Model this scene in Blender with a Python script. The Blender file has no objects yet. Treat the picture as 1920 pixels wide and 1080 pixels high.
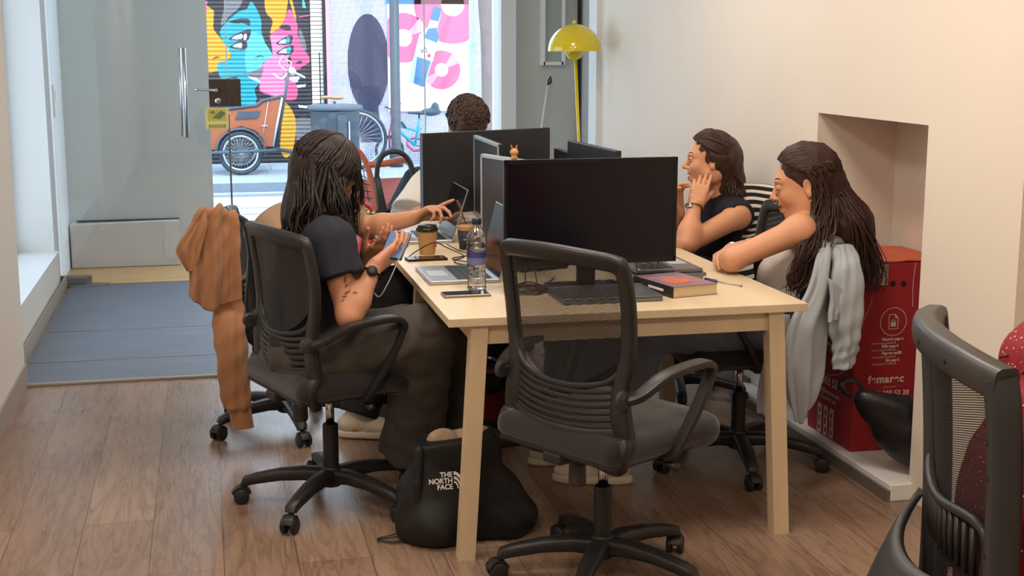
import bpy, bmesh, math, random
import numpy as np
from mathutils import Vector, Matrix
R = math.radians
SC = bpy.context.scene
COL = SC.collection
# ------------------------------------------------------------------ camera
F, PITCH, YAW, CH = 2530.0, math.atan(460/2530), R(12.69), 1.52
cam = bpy.data.objects.new('camera', bpy.data.cameras.new('camera'))
COL.objects.link(cam)
cam.location = (0, 0, CH)
cam.rotation_euler = (math.pi/2 - PITCH, 0, -YAW)
cam.data.sensor_width = 36
cam.data.lens = F/1920*36
cam.data.clip_end = 200
SC.camera = cam
# ------------------------------------------------------------------ world, sun, exposure
W = bpy.data.worlds.new('sky'); SC.world = W
W.use_nodes = True
bg = W.node_tree.nodes['Background']
bg.inputs[0].default_value = (0.74, 0.87, 1.0, 1)
bg.inputs[1].default_value = 4.0
sun = bpy.data.objects.new('sun', bpy.data.lights.new('sun', 'SUN'))
COL.objects.link(sun)
sun.data.energy = 2.6; sun.data.angle = R(1.0); sun.data.color = (1, .965, .9)
sun.rotation_euler = (R(38), 0, R(14))
vs = SC.view_settings
vs.view_transform = 'Standard'; vs.look = 'None'; vs.gamma = 1; vs.exposure = 0.0
vs.use_curve_mapping = False
# ceiling lamps of the office (panel meshes are built with the ceiling)
LAMPS = [(-0.4, 1.0, 33, (1, .84, .68)), (1.25, 1.1, 13, (1, .80, .63)), (1.15, 3.4, 27, (1, .84, .70)),
         (1.2, 5.3, 20, (1, .86, .74)), (-0.2, 3.6, 20, (1, .9, .8))]
for x, y, e, c in LAMPS:
    l = bpy.data.objects.new('ceiling_lamp_light', bpy.data.lights.new('ceiling_lamp_light', 'AREA'))
    COL.objects.link(l)
    l.data.shape = 'RECTANGLE'; l.data.size = .56; l.data.size_y = .56
    l.data.energy = e; l.data.color = c
    l.location = (x, y, 2.765)

# ------------------------------------------------------------------ helpers
_fw = np.array([math.sin(YAW)*math.cos(PITCH), math.cos(YAW)*math.cos(PITCH), -math.sin(PITCH)])
_rt = np.array([math.cos(YAW), -math.sin(YAW), 0.0]); _up = np.cross(_rt, _fw)
def ray(x, y): return _fw*F + _rt*(x-960) + _up*(540-y)
def at(x, y, Y):                       # point seen at pixel x, y and standing at world depth Y
    d = ray(x, y); t = Y/d[1]; return Vector((d[0]*t, Y, CH+d[2]*t))
def az(x, y, z):                       # ... lying on height z
    d = ray(x, y); t = (z-CH)/d[2]; return Vector((d[0]*t, d[1]*t, z))
def ax(x, y, X):                       # ... on the plane of world X
    d = ray(x, y); t = X/d[0]; return Vector((X, d[1]*t, CH+d[2]*t))
def srgb(h):
    if isinstance(h, str):
        h = [int(h[i:i+2], 16)/255 for i in (0, 2, 4)]
    return tuple((c/12.92 if c <= .04045 else ((c+.055)/1.055)**2.4) for c in h) + (1,)
def mat(name, col, rough=.6, metal=0, bump=0, bscale=40, var=0, vscale=6, spec=.5, stretch=None, trans=0, ior=1.45,
        emit=0, sheen=0, coat=0, sss=0):
    m = bpy.data.materials.new(name); m.use_nodes = True
    nt = m.node_tree; b = nt.nodes['Principled BSDF']; c = srgb(col)
    b.inputs['Base Color'].default_value = c; b.inputs['Roughness'].default_value = rough
    b.inputs['Metallic'].default_value = metal; b.inputs['Specular IOR Level'].default_value = spec
    b.inputs['Transmission Weight'].default_value = trans; b.inputs['IOR'].default_value = ior
    b.inputs['Coat Weight'].default_value = coat
    b.inputs['Sheen Weight'].default_value = sheen
    if sss:
        b.inputs['Subsurface Weight'].default_value = sss
        b.inputs['Subsurface Radius'].default_value = (.02, .008, .004)
        b.inputs['Subsurface Scale'].default_value = .5
    if emit:
        b.inputs['Emission Color'].default_value = c; b.inputs['Emission Strength'].default_value = emit
    tc = nt.nodes.new('ShaderNodeTexCoord'); mp = nt.nodes.new('ShaderNodeMapping')
    nt.links.new(tc.outputs['Object'], mp.inputs['Vector'])
    if stretch: mp.inputs['Scale'].default_value = stretch
    if var:
        n = nt.nodes.new('ShaderNodeTexNoise'); n.inputs['Scale'].default_value = vscale; n.inputs['Detail'].default_value = 5
        nt.links.new(mp.outputs[0], n.inputs['Vector'])
        mx = nt.nodes.new('ShaderNodeMix'); mx.data_type = 'RGBA'
        mx.inputs[6].default_value = tuple(v*(1-var) for v in c[:3])+(1,)
        mx.inputs[7].default_value = tuple(min(1, v*(1+var)) for v in c[:3])+(1,)
        nt.links.new(n.outputs['Fac'], mx.inputs[0]); nt.links.new(mx.outputs[2], b.inputs['Base Color'])
    if bump:
        n = nt.nodes.new('ShaderNodeTexNoise'); n.inputs['Scale'].default_value = bscale; n.inputs['Detail'].default_value = 4
        nt.links.new(mp.outputs[0], n.inputs['Vector'])
        bp = nt.nodes.new('ShaderNodeBump'); bp.inputs['Strength'].default_value = bump; bp.inputs['Distance'].default_value = .01
        nt.links.new(n.outputs['Fac'], bp.inputs['Height']); nt.links.new(bp.outputs[0], b.inputs['Normal'])
    return m
def mkobj(name, verts, faces, mats, parent=None, smooth=False, fm=None, loc=None):
    me = bpy.data.meshes.new(name)
    me.from_pydata([tuple(map(float, v)) for v in verts], [], [tuple(map(int, f)) for f in faces])
    if not isinstance(mats, (list, tuple)): mats = [mats]
    for m in mats: me.materials.append(m)
    if fm is not None: me.polygons.foreach_set('material_index', np.array(fm, dtype=np.int32))
    if smooth: me.polygons.foreach_set('use_smooth', np.ones(len(me.polygons), dtype=bool))
    me.update()
    o = bpy.data.objects.new(name, me); COL.objects.link(o)
    if parent: o.parent = parent
    if loc is not None: o.location = loc
    return o
def tag(o, label=None, cat=None, group=None, kind=None):
    if label: o['label'] = label
    if cat: o['category'] = cat
    if group: o['group'] = group
    if kind: o['kind'] = kind
    return o
def thing(name, label, cat, loc=(0, 0, 0), heading=0, group=None):
    o = bpy.data.objects.new(name, None); COL.objects.link(o)
    o.location = loc; o.rotation_euler = (0, 0, -R(heading)); o.empty_display_size = .05
    return tag(o, label, cat, group)
def copytree(o, parent=None):
    c = o.copy(); COL.objects.link(c)
    if parent is not None: c.parent = parent
    for ch in list(o.children): copytree(ch, c)
    return c
class MB:                               # mesh builder: collects shapes, builds ONE mesh
    def __init__(s): s.v = []; s.f = []; s.m = []; s.cur = 0
    def add(s, v, f, mi=None):
        o = len(s.v); s.v += [tuple(x) for x in v]; s.f += [tuple(i+o for i in q) for q in f]
        s.m += [s.cur if mi is None else mi]*len(f); return s
    def box(s, c, d, rot=None, bev=0, mi=None):
        hx, hy, hz = d[0]/2, d[1]/2, d[2]/2
        if bev:
            bm = bmesh.new(); bmesh.ops.create_cube(bm, size=1)
            for v in bm.verts: v.co = Vector((v.co.x*d[0], v.co.y*d[1], v.co.z*d[2]))
            bmesh.ops.bevel(bm, geom=bm.edges[:], offset=min(bev, .49*min(d)), segments=3, affect='EDGES', profile=.6)
            bm.verts.index_update()
            vs_ = [v.co.copy() for v in bm.verts]; fs = [[v.index for v in f.verts] for f in bm.faces]; bm.free()
        else:
            vs_ = [Vector((x*hx, y*hy, z*hz)) for x in (-1, 1) for y in (-1, 1) for z in (-1, 1)]
            fs = [(0, 1, 3, 2), (4, 6, 7, 5), (0, 4, 5, 1), (2, 3, 7, 6), (0, 2, 6, 4), (1, 5, 7, 3)]
        M = rot if rot is not None else Matrix.Identity(3)
        s.add([M @ v + Vector(c) for v in vs_], fs, mi); return s
    def tube(s, pts, r, n=8, closed=False, caps=True, flat=None, mi=None, up=None):
        pts = [Vector(p) for p in pts]; N = len(pts)
        rr = list(r) if isinstance(r, (list, np.ndarray)) else [r]*N
        t0 = None; vs_ = []; nrm = None
        for i, p in enumerate(pts):
            a = pts[(i-1) % N] if (closed or i > 0) else p; b = pts[(i+1) % N] if (closed or i < N-1) else p
            t = (b-a); t = t.normalized() if t.length > 1e-9 else Vector((0, 0, 1))
            if up is not None:
                nrm = Vector(up) - t*Vector(up).dot(t); nrm.normalize()
            elif nrm is None:
                nrm = t.orthogonal().normalized()
            else:
                nrm = nrm - t*nrm.dot(t); nrm = nrm.normalized() if nrm.length > 1e-6 else t.orthogonal().normalized()
            bi = t.cross(nrm)
            ra = rr[i]; ra, rb = (ra if isinstance(ra, (tuple, list)) else (ra, ra*(flat or 1)))
            for k in range(n):
                w = 2*math.pi*(k+.5)/n
                cx, cy = math.cos(w), math.sin(w)
                if up is not None and n >= 8:      # rounded rectangle section
                    e = .55; cx = math.copysign(abs(cx)**e, cx); cy = math.copysign(abs(cy)**e, cy)
                vs_.append(p + bi*(cx*ra) + nrm*(cy*rb))
        fs = []
        for i in range(N if closed else N-1):
            for k in range(n):
                a = i*n+k; b = i*n+(k+1) % n; c = ((i+1) % N)*n+(k+1) % n; d = ((i+1) % N)*n+k
                fs.append((a, b, c, d))
        if caps and not closed:
            fs.append(tuple(range(n-1, -1, -1))); fs.append(tuple((N-1)*n+k for k in range(n)))
        s.add(vs_, fs, mi); return s
    def lathe(s, prof, c=(0, 0, 0), n=24, axis=None, mi=None):
        vs_ = []; fs = []
        M = Vector(axis).to_track_quat('Z', 'Y').to_matrix() if axis is not None else Matrix.Identity(3)
        for (r, z) in prof:
            for k in range(n):
                w = 2*math.pi*k/n; vs_.append(M @ Vector((r*math.cos(w), r*math.sin(w), z)) + Vector(c))
        for i in range(len(prof)-1):
            for k in range(n):
                fs.append((i*n+k, i*n+(k+1) % n, (i+1)*n+(k+1) % n, (i+1)*n+k))
        fs.append(tuple(range(n-1, -1, -1))); fs.append(tuple((len(prof)-1)*n+k for k in range(n)))
        s.add(vs_, fs, mi); return s
    def prism(s, poly, a, b, mi=None):       # poly: list of 3D points, extruded from +a to +b (vectors)
        n = len(poly); v = [Vector(p)+Vector(a) for p in poly]+[Vector(p)+Vector(b) for p in poly]
        f = [tuple(range(n-1, -1, -1)), tuple(range(n, 2*n))]+[(i, (i+1) % n, n+(i+1) % n, n+i) for i in range(n)]
        s.add(v, f, mi); return s
    def quad(s, a, b, c, d, mi=None): s.add([a, b, c, d], [(0, 1, 2, 3)], mi); return s
    def build(s, name, mats, parent=None, smooth=False, loc=None):
        return mkobj(name, s.v, s.f, mats, parent, smooth, s.m, loc)
def smooth_by_angle(o, deg=40):
    me = o.data
    me.polygons.foreach_set('use_smooth', np.ones(len(me.polygons), dtype=bool))
    try: me.set_sharp_from_angle(angle=R(deg))
    except Exception: pass
    return o
def catmull(pts, n=8, closed=False):
    P = [Vector(p) for p in pts]; N = len(P); out = []
    for i in range(N if closed else N-1):
        p0 = P[(i-1) % N] if (closed or i > 0) else P[0]*2-P[1]; p1 = P[i]; p2 = P[(i+1) % N]
        p3 = P[(i+2) % N] if (closed or i < N-2) else P[-1]*2-P[-2]
        for k in range(n):
            t = k/n
            out.append(.5*((2*p1)+(p2-p0)*t+(2*p0-5*p1+4*p2-p3)*t*t+(3*p1-p0-3*p2+p3)*t**3))
    if not closed: out.append(P[-1])
    return out
def text_mesh(txt, size, m, parent, M, depth=.0004, align='LEFT', bold=0, name='lettering', space=1):
    cu = bpy.data.curves.new('lettering', 'FONT'); cu.body = txt; cu.size = size; cu.extrude = depth
    cu.align_x = align; cu.offset = bold; cu.space_character = space
    t = bpy.data.objects.new('tmp_text', cu); COL.objects.link(t)
    bpy.context.view_layer.update()
    me = bpy.data.meshes.new_from_object(t.evaluated_get(bpy.context.evaluated_depsgraph_get()))
    bpy.data.objects.remove(t); me.transform(M); me.materials.clear(); me.materials.append(m)
    o = bpy.data.objects.new(name, me); COL.objects.link(o)
    if parent: o.parent = parent
    return o
def frame(origin, xdir, ydir):           # matrix whose x, y axes are given
    x = Vector(xdir).normalized(); y = Vector(ydir); y = (y-x*y.dot(x)).normalized(); z = x.cross(y)
    M = Matrix((x, y, z)).transposed().to_4x4(); M.translation = Vector(origin); return M

# ------------------------------------------------------------------ implicit surfaces for bodies and cloth
class Prim:
    def __init__(s, fn, k, sub=False): s.fn = fn; s.k = k; s.sub = sub
def rc(a, b, ra, rb, k=.02, sub=False, sq=None):
    a = np.array(a, float); b = np.array(b, float); ba = b-a; L = ba@ba+1e-12
    def fn(p):
        pa = p-a; t = np.clip((pa@ba)/L, 0, 1)
        q = pa-t[:, None]*ba
        if sq is not None:
            ax_, f_ = sq; w = q@ax_; q = q+np.outer(w*(1/f_-1), ax_)
        return np.sqrt((q*q).sum(1))-(ra+(rb-ra)*t)
    return Prim(fn, k, sub)
def ell(c, r, M=None, k=.02, sub=False):
    c = np.array(c, float); r = np.array(r, float); A = np.eye(3) if M is None else np.array(M, float)
    def fn(p):
        q = (p-c)@A.T; u = q/r; k0 = np.sqrt((u*u).sum(1)); w = u/r; k1 = np.sqrt((w*w).sum(1))+1e-9
        return k0*(k0-1)/k1
    return Prim(fn, k, sub)
def rbox(c, hd, rad, M=None, k=.02, sub=False):
    c = np.array(c, float); hd = np.array(hd, float); A = np.eye(3) if M is None else np.array(M, float)
    def fn(p):
        q = np.abs((p-c)@A.T)-hd+rad
        return np.sqrt((np.maximum(q, 0)**2).sum(1))+np.minimum(q.max(1), 0)-rad
    return Prim(fn, k, sub)
def _comb(d, e, k, sub):
    if sub:
        e = -e; h = np.clip(.5-.5*(d-e)/k, 0, 1); return d*(1-h)+e*h+k*h*(1-h)
    h = np.clip(.5+.5*(d-e)/k, 0, 1); return d*(1-h)+e*h-k*h*(1-h)
def fold(p, A, f, dirs, seed=0):          # soft cloth folds
    rs = np.random.RandomState(seed); d = np.zeros(len(p))
    wob = .5*np.sin(p@(rs.randn(3)*f*.35)+rs.rand()*6)+.5*np.sin(p@(rs.randn(3)*f*.5)+rs.rand()*6)
    for v in dirs:
        v = np.array(v, float); v /= np.linalg.norm(v)
        d += A*np.abs(np.sin((p@v)*f*.5+wob*1.6+rs.rand()*6))**1.4
    return d/len(dirs)
def isosurf(prims, h, lo, hi, inflate=0, post=None):
    lo = np.array(lo, float); hi = np.array(hi, float); B = 8
    nb = np.ceil((hi-lo)/(h*B)).astype(int)+1; n = nb*B
    ci = np.stack(np.meshgrid(*[np.arange(k) for k in nb], indexing='ij'), -1).reshape(-1, 3)
    cen = lo+(ci*B+(B-1)/2)*h; rad = h*B*.5*math.sqrt(3)
    pd = []; D = np.full(len(cen), 1e3)
    for q in prims:
        e = q.fn(cen); pd.append(e); D = _comb(D, e, q.k, q.sub)
    D -= inflate
    if post: D2 = post(D, cen)
    else: D2 = D
    act = (np.abs(D) < rad*1.25+.02) & (D2 < rad*1.4+.02)
    G = np.empty(tuple(n), np.float32)
    Dc = D2.reshape(tuple(nb)); Dc = np.where(act.reshape(tuple(nb)), 1.0, Dc)
    G[:] = np.repeat(np.repeat(np.repeat(Dc, B, 0), B, 1), B, 2)
    off = np.stack(np.meshgrid(*[np.arange(B)]*3, indexing='ij'), -1).reshape(-1, 3)
    aid = np.nonzero(act)[0]
    for s0 in range(0, len(aid), 1200):
        ids = aid[s0:s0+1200]
        gi = (ci[ids]*B)[:, None, :]+off[None]; pts = (lo+gi*h).reshape(-1, 3); npb = B**3
        d = np.full(len(pts), 1e3)
        for q, e in zip(prims, pd):
            sel = e[ids] < rad*1.15+q.k+abs(inflate)+.012
            if not sel.any(): continue
            mm = np.repeat(sel, npb); d[mm] = _comb(d[mm], q.fn(pts[mm]), q.k, q.sub)
        d -= inflate
        if post: d = post(d, pts)
        gi = gi.reshape(-1, 3); G[gi[:, 0], gi[:, 1], gi[:, 2]] = d
    S = G < 0
    mn = S[:-1, :-1, :-1].astype(np.int8)
    cnt = mn.copy()
    cor = [(a, b, c) for a in (0, 1) for b in (0, 1) for c in (0, 1)]
    for (a, b, c) in cor[1:]:
        cnt += S[a:n[0]-1+a, b:n[1]-1+b, c:n[2]-1+c]
    cells = np.argwhere((cnt > 0) & (cnt < 8))
    idx = np.full(tuple(n-1), -1, np.int32); idx[cells[:, 0], cells[:, 1], cells[:, 2]] = np.arange(len(cells))
    val = {c: G[cells[:, 0]+c[0], cells[:, 1]+c[1], cells[:, 2]+c[2]] for c in cor}
    acc = np.zeros((len(cells), 3)); w = np.zeros(len(cells))
    for c in cor:
        for ax_ in range(3):
            if c[ax_]: continue
            e = list(c); e[ax_] = 1; a, b = val[c], val[tuple(e)]
            cr = (a < 0) != (b < 0); t = np.where(cr, a/np.where(cr, a-b, 1), 0)
            pt = np.array(c, float)[None].repeat(len(cells), 0); pt[:, ax_] = t
            acc += pt*cr[:, None]; w += cr
    V = lo+(cells+acc/w[:, None])*h
    Fs = []
    for ax_ in range(3):
        u, v = (ax_+1) % 3, (ax_+2) % 3
        sl0 = [slice(None)]*3; sl1 = [slice(None)]*3; sl0[ax_] = slice(0, -1); sl1[ax_] = slice(1, None)
        a, b = S[tuple(sl0)], S[tuple(sl1)]
        e = np.argwhere(a != b); e = e[(e[:, u] > 0) & (e[:, v] > 0) & (e[:, u] < n[u]-1) & (e[:, v] < n[v]-1)]
        if not len(e): continue
        ins = a[e[:, 0], e[:, 1], e[:, 2]]
        def g(du, dv):
            q = e.copy(); q[:, u] -= du; q[:, v] -= dv; return idx[q[:, 0], q[:, 1], q[:, 2]]
        Q = np.stack([g(1, 1), g(0, 1), g(0, 0), g(1, 0)], 1)
        Q = np.where(ins[:, None], Q, Q[:, ::-1]); Q = Q[(Q >= 0).all(1)]; Fs.append(Q)
    return V, np.concatenate(Fs) if Fs else np.zeros((0, 4), int)
def fast_mesh(name, V, Q, m, parent=None, extra=None):
    V = np.asarray(V, np.float32); me = bpy.data.meshes.new(name)
    Q = np.asarray(Q, np.int32)
    if extra is not None and len(extra.v):
        ev = np.array(extra.v, np.float32); ef = [f for f in extra.f]
    else: ev = np.zeros((0, 3), np.float32); ef = []
    o = len(V); allv = np.concatenate([V, ev]) if len(ev) else V
    me.vertices.add(len(allv)); me.vertices.foreach_set('co', allv.ravel())
    lens = [4]*len(Q)+[len(f) for f in ef]
    loops = np.concatenate([Q.ravel()]+[np.array(f)+o for f in ef]).astype(np.int32) if ef else Q.ravel()
    me.loops.add(len(loops)); me.loops.foreach_set('vertex_index', loops)
    me.polygons.add(len(lens)); st = np.concatenate([[0], np.cumsum(lens)[:-1]]).astype(np.int32)
    me.polygons.foreach_set('loop_start', st); me.polygons.foreach_set('use_smooth', np.ones(len(lens), bool))
    me.materials.append(m); me.update(calc_edges=True); me.validate()
    ob = bpy.data.objects.new(name, me); COL.objects.link(ob)
    if parent: ob.parent = parent
    return ob
# ------------------------------------------------------------------ materials
M = {}
def nodes_of(m): return m.node_tree.nodes, m.node_tree.links, m.node_tree.nodes['Principled BSDF']
def plank_material():
    m = mat('wood_planks', '968273', .3); N, L, b = nodes_of(m)
    tc = N.new('ShaderNodeTexCoord'); mp = N.new('ShaderNodeMapping'); L.new(tc.outputs['Object'], mp.inputs[0])
    mp.inputs['Rotation'].default_value = (0, 0, math.pi/2); mp.inputs['Location'].default_value = (0, 0, 0)
    br = N.new('ShaderNodeTexBrick'); L.new(mp.outputs[0], br.inputs[0])
    br.inputs['Scale'].default_value = 1; br.inputs['Brick Width'].default_value = 1.28; br.inputs['Row Height'].default_value = .216
    br.inputs['Mortar Size'].default_value = .0016; br.inputs['Mortar Smooth'].default_value = .2; br.inputs['Bias'].default_value = 0
    br.offset = .37; br.inputs['Color1'].default_value = srgb('9c8370'); br.inputs['Color2'].default_value = srgb('8b7261')
    br.inputs['Mortar'].default_value = srgb('5c4a3f')
    mp2 = N.new('ShaderNodeMapping'); L.new(tc.outputs['Object'], mp2.inputs[0]); mp2.inputs['Scale'].default_value = (26, 1.6, 1)
    n = N.new('ShaderNodeTexNoise'); L.new(mp2.outputs[0], n.inputs[0]); n.inputs['Scale'].default_value = 2.2
    n.inputs['Detail'].default_value = 7; n.inputs['Roughness'].default_value = .65; n.inputs['Distortion'].default_value = 1.2
    mp3 = N.new('ShaderNodeMapping'); L.new(tc.outputs['Object'], mp3.inputs[0]); mp3.inputs['Scale'].default_value = (9, 1.1, 1)
    w = N.new('ShaderNodeTexNoise'); L.new(mp3.outputs[0], w.inputs[0]); w.inputs['Scale'].default_value = 1.4; w.inputs['Distortion'].default_value = 2.5
    wr = N.new('ShaderNodeMath'); wr.operation = 'MULTIPLY'; wr.inputs[1].default_value = 16; L.new(w.outputs[0], wr.inputs[0])
    ws = N.new('ShaderNodeMath'); ws.operation = 'SINE'; L.new(wr.outputs[0], ws.inputs[0])
    wp = N.new('ShaderNodeMapRange'); L.new(ws.outputs[0], wp.inputs[0]); wp.inputs[1].default_value = .5; wp.inputs[2].default_value = 1
    wp.inputs[3].default_value = 0; wp.inputs[4].default_value = .22
    rp = N.new('ShaderNodeMapRange'); L.new(n.outputs[0], rp.inputs[0]); rp.inputs[1].default_value = .25; rp.inputs[2].default_value = .75
    rp.inputs[3].default_value = .78; rp.inputs[4].default_value = 1.2
    ad = N.new('ShaderNodeMath'); ad.operation = 'SUBTRACT'; L.new(rp.outputs[0], ad.inputs[0]); L.new(wp.outputs[0], ad.inputs[1])
    mx = N.new('ShaderNodeVectorMath'); mx.operation = 'SCALE'; L.new(br.outputs[0], mx.inputs[0]); L.new(ad.outputs[0], mx.inputs['Scale'])
    L.new(mx.outputs[0], b.inputs['Base Color'])
    bp = N.new('ShaderNodeBump'); bp.inputs['Strength'].default_value = .12; bp.inputs['Distance'].default_value = .004
    L.new(ad.outputs[0], bp.inputs['Height']); L.new(bp.outputs[0], b.inputs['Normal'])
    rr = N.new('ShaderNodeMapRange'); L.new(n.outputs[0], rr.inputs[0]); rr.inputs[3].default_value = .22; rr.inputs[4].default_value = .36
    L.new(rr.outputs[0], b.inputs['Roughness'])
    return m
def streak_material(name, col, scale, rough, lo=.85, hi=1.12, ns=3):
    m = mat(name, col, rough); N, L, b = nodes_of(m)
    tc = N.new('ShaderNodeTexCoord'); mp = N.new('ShaderNodeMapping'); L.new(tc.outputs['Object'], mp.inputs[0]); mp.inputs['Scale'].default_value = scale
    n = N.new('ShaderNodeTexNoise'); L.new(mp.outputs[0], n.inputs[0]); n.inputs['Scale'].default_value = ns; n.inputs['Detail'].default_value = 6
    rp = N.new('ShaderNodeMapRange'); L.new(n.outputs[0], rp.inputs[0]); rp.inputs[1].default_value = .3; rp.inputs[2].default_value = .7
    rp.inputs[3].default_value = lo; rp.inputs[4].default_value = hi
    mx = N.new('ShaderNodeVectorMath'); mx.operation = 'SCALE'; mx.inputs[0].default_value = srgb(col)[:3]; L.new(rp.outputs[0], mx.inputs['Scale'])
    L.new(mx.outputs[0], b.inputs['Base Color'])
    return m
def glass_material(name, tint=(1, 1, 1), refl=.06):
    m = bpy.data.materials.new(name); m.use_nodes = True; nt = m.node_tree; nt.nodes.clear()
    o = nt.nodes.new('ShaderNodeOutputMaterial'); mx = nt.nodes.new('ShaderNodeMixShader')
    t = nt.nodes.new('ShaderNodeBsdfTransparent'); g = nt.nodes.new('ShaderNodeBsdfGlossy'); lw = nt.nodes.new('ShaderNodeLayerWeight')
    t.inputs[0].default_value = tint+(1,); g.inputs['Roughness'].default_value = .02
    lw.inputs['Blend'].default_value = .12
    mu = nt.nodes.new('ShaderNodeMath'); mu.operation = 'MULTIPLY_ADD'; mu.inputs[1].default_value = .8; mu.inputs[2].default_value = refl
    mu.use_clamp = True
    nt.links.new(lw.outputs['Fresnel'], mu.inputs[0]); nt.links.new(mu.outputs[0], mx.inputs[0])
    nt.links.new(t.outputs[0], mx.inputs[1]); nt.links.new(g.outputs[0], mx.inputs[2]); nt.links.new(mx.outputs[0], o.inputs[0])
    return m
M['floor'] = plank_material()
M['wall'] = mat('painted_wall', 'e4dcd0', .85, bump=.06, bscale=60, var=.02, vscale=2)
M['wallwhite'] = mat('white_paint', 'dfe3e4', .8, bump=.04, bscale=30)
M['wallgrey'] = mat('grey_paint', 'c4c8c4', .8, bump=.04, bscale=30, var=.02)
M['plaster'] = mat('rough_plaster', 'cdc9c4', .9, bump=.35, bscale=18, var=.05)
M['skirting'] = mat('skirting_board', 'a29689', .6)
M['skirtdark'] = mat('dark_skirting', '6d675f', .6)
M['mat'] = streak_material('grey_floor_covering', '6c7380', (1.2, 16, 1), .5, .82, 1.16)
M['matedge'] = mat('mat_trim', '9a938b', .5)
M['oak'] = streak_material('oak_threshold', 'bf9560', (1.5, 22, 1), .5)
M['glass'] = glass_material('window_glass', (.97, .99, 1.0))
M['chrome'] = mat('chrome', 'd4d6d8', .16, 1)
M['steel'] = mat('brushed_steel', '9a9c9c', .35, 1)
M['bronze'] = mat('bronze_lock', '4d4136', .38, .6, var=.15, vscale=30)
M['darkmetal'] = mat('dark_metal', '2c2e30', .4, .5)
M['sealgrey'] = mat('glass_seal', '5b5e5e', .5)
M['seallight'] = mat('glass_seal_light', 'c6d4da', .35)
M['gold'] = mat('sticker_yellow', 'c9b14a', .6, var=.12, vscale=60)
M['goldlight'] = mat('sticker_cream', 'ddd08c', .6)
M['ink'] = mat('sticker_ink', '6d7a4a', .6)
M['white'] = mat('white_plastic', 'e9e9e6', .45)
M['lampglow'] = mat('lamp_diffuser', 'fff0dc', .5, emit=2.0)
# ------------------------------------------------------------------ the room
def struct(name, mb, m, smooth=False): return tag(mb.build(name, m, None, smooth), kind='structure')
struct('floor', MB().box((.6, 2.3, -.03), (4.4, 13.1, .06)), M['floor'])
struct('ceiling', MB().box((.8, 3.5, 2.86), (5.2, 11.2, .12)), M['wall'])
for i, (x, y, e, c) in enumerate(LAMPS):
    fr = tag(MB().box((0, 0, 0), (.62, .62, .02)).build('ceiling_lamp', M['white']), 'square white ceiling panel lamp over '+['the left aisle near the viewer', 'the near right side', 'the near half of the long table', 'the far half of the long table', 'the left aisle beside the table'][i], 'lamp', 'square ceiling lamps')
    fr.location = (x, y, 2.79)
    MB().box((0, 0, -.012), (.56, .56, .005)).build('diffuser', M['lampglow'], fr)
struct('wall_back', MB().box((.6, -1.9, 1.4), (4.4, .15, 2.8)), M['wall'])
# left side: near wall, window recess, far pier
m_ = MB().box((-1.12, 2.2, 1.4), (.56, 8.1, 2.8)); struct('wall_left_near', m_, M['wall'])
m_ = MB().box((-1.17, 7.43, .125), (.5, 2.36, .25))
m_.box((-1.10, 7.43, 2.55), (.36, 2.36, .5)); struct('wall_left_under_window', m_, M['wall'])
struct('trim_1', MB().box((-1.065, 7.43, .256), (.3, 2.36, .012), bev=.003), M['wallwhite'])
struct('wall_left_pier', MB().box((-1.17, 9.1, 1.4), (.46, 1.0, 2.8)), M['wallwhite'])
m_ = MB()
for z in (.29, 2.27): m_.box((-1.21, 7.43, z), (.035, 2.36, .05))
for y in (6.28, 7.43, 8.575): m_.box((-1.21, y, 1.28), (.035, .05, 2.0))
w1 = struct('window_1', m_, M['darkmetal'])
MB().box((-1.21, 7.43, 1.28), (.006, 2.3, 1.96)).build('pane', M['glass'], w1)
m_ = MB().box((-.836, 2.2, .05), (.012, 8.1, .1)); struct('baseboard_left_near', m_, M['skirting'])
m_ = MB().box((-.905, 7.55, .035), (.014, 2.6, .07)); struct('baseboard_left_far', m_, M['skirting'])
# right side with the low niche
m_ = MB()
XW = 2.27
NY0, NY1, NZ, NX = 3.97, 4.782, 1.258, 2.6
m_.box(((XW+3)/2, (3.43+NY0)/2, 1.4), (3-XW, NY0-3.43, 2.8)); m_.box(((XW+3)/2, (NY1+7.7)/2, 1.4), (3-XW, 7.7-NY1, 2.8))
m_.box(((XW+3)/2, (NY0+NY1)/2, (NZ+2.8)/2), (3-XW, NY1-NY0, 2.8-NZ)); m_.box(((NX+3)/2, (NY0+NY1)/2, NZ/2), (3-NX, NY1-NY0, NZ))
struct('wall_right', m_, M['wall'])
struct('wall_right_near', MB().box((2.85, .8, 1.4), (.3, 5.26, 2.8)), M['wall'])
struct('trim_2', MB().box((2.42, 4.66, .03), (.46, 1.42, .06), bev=.006), M['wallwhite'])
m_ = MB().box((2.262, 6.5, .04), (.014, 2.3, .08)).box((2.186, 4.66, .02), (.012, 1.42, .04)); struct('baseboard_right', m_, M['skirtdark'])
# recess beside the far window
struct('trim_3', MB().box((2.255, 7.78, 1.4), (.03, .16, 2.8)), M['wallwhite'])
struct('wall_recess', MB().box((2.62, 8.3, 1.4), (.3, 1.2, 2.8)), M['wallgrey'])
gx = 1.985
struct('wall_front', MB().box(((gx+2.6)/2, 8.95, 1.4), (2.6-gx, .2, 2.8)).box((.5, 8.95, 3.3), (4.2, .3, 1.5)), M['wallgrey'])
struct('trim_4', MB().box((gx-.03, 8.9, 1.4), (.1, .24, 2.8)), M['wallwhite'])
struct('trim_5', MB().box((2.45, 8.84, 1.4), (.02, .02, 2.8)), M['darkmetal'])
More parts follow.
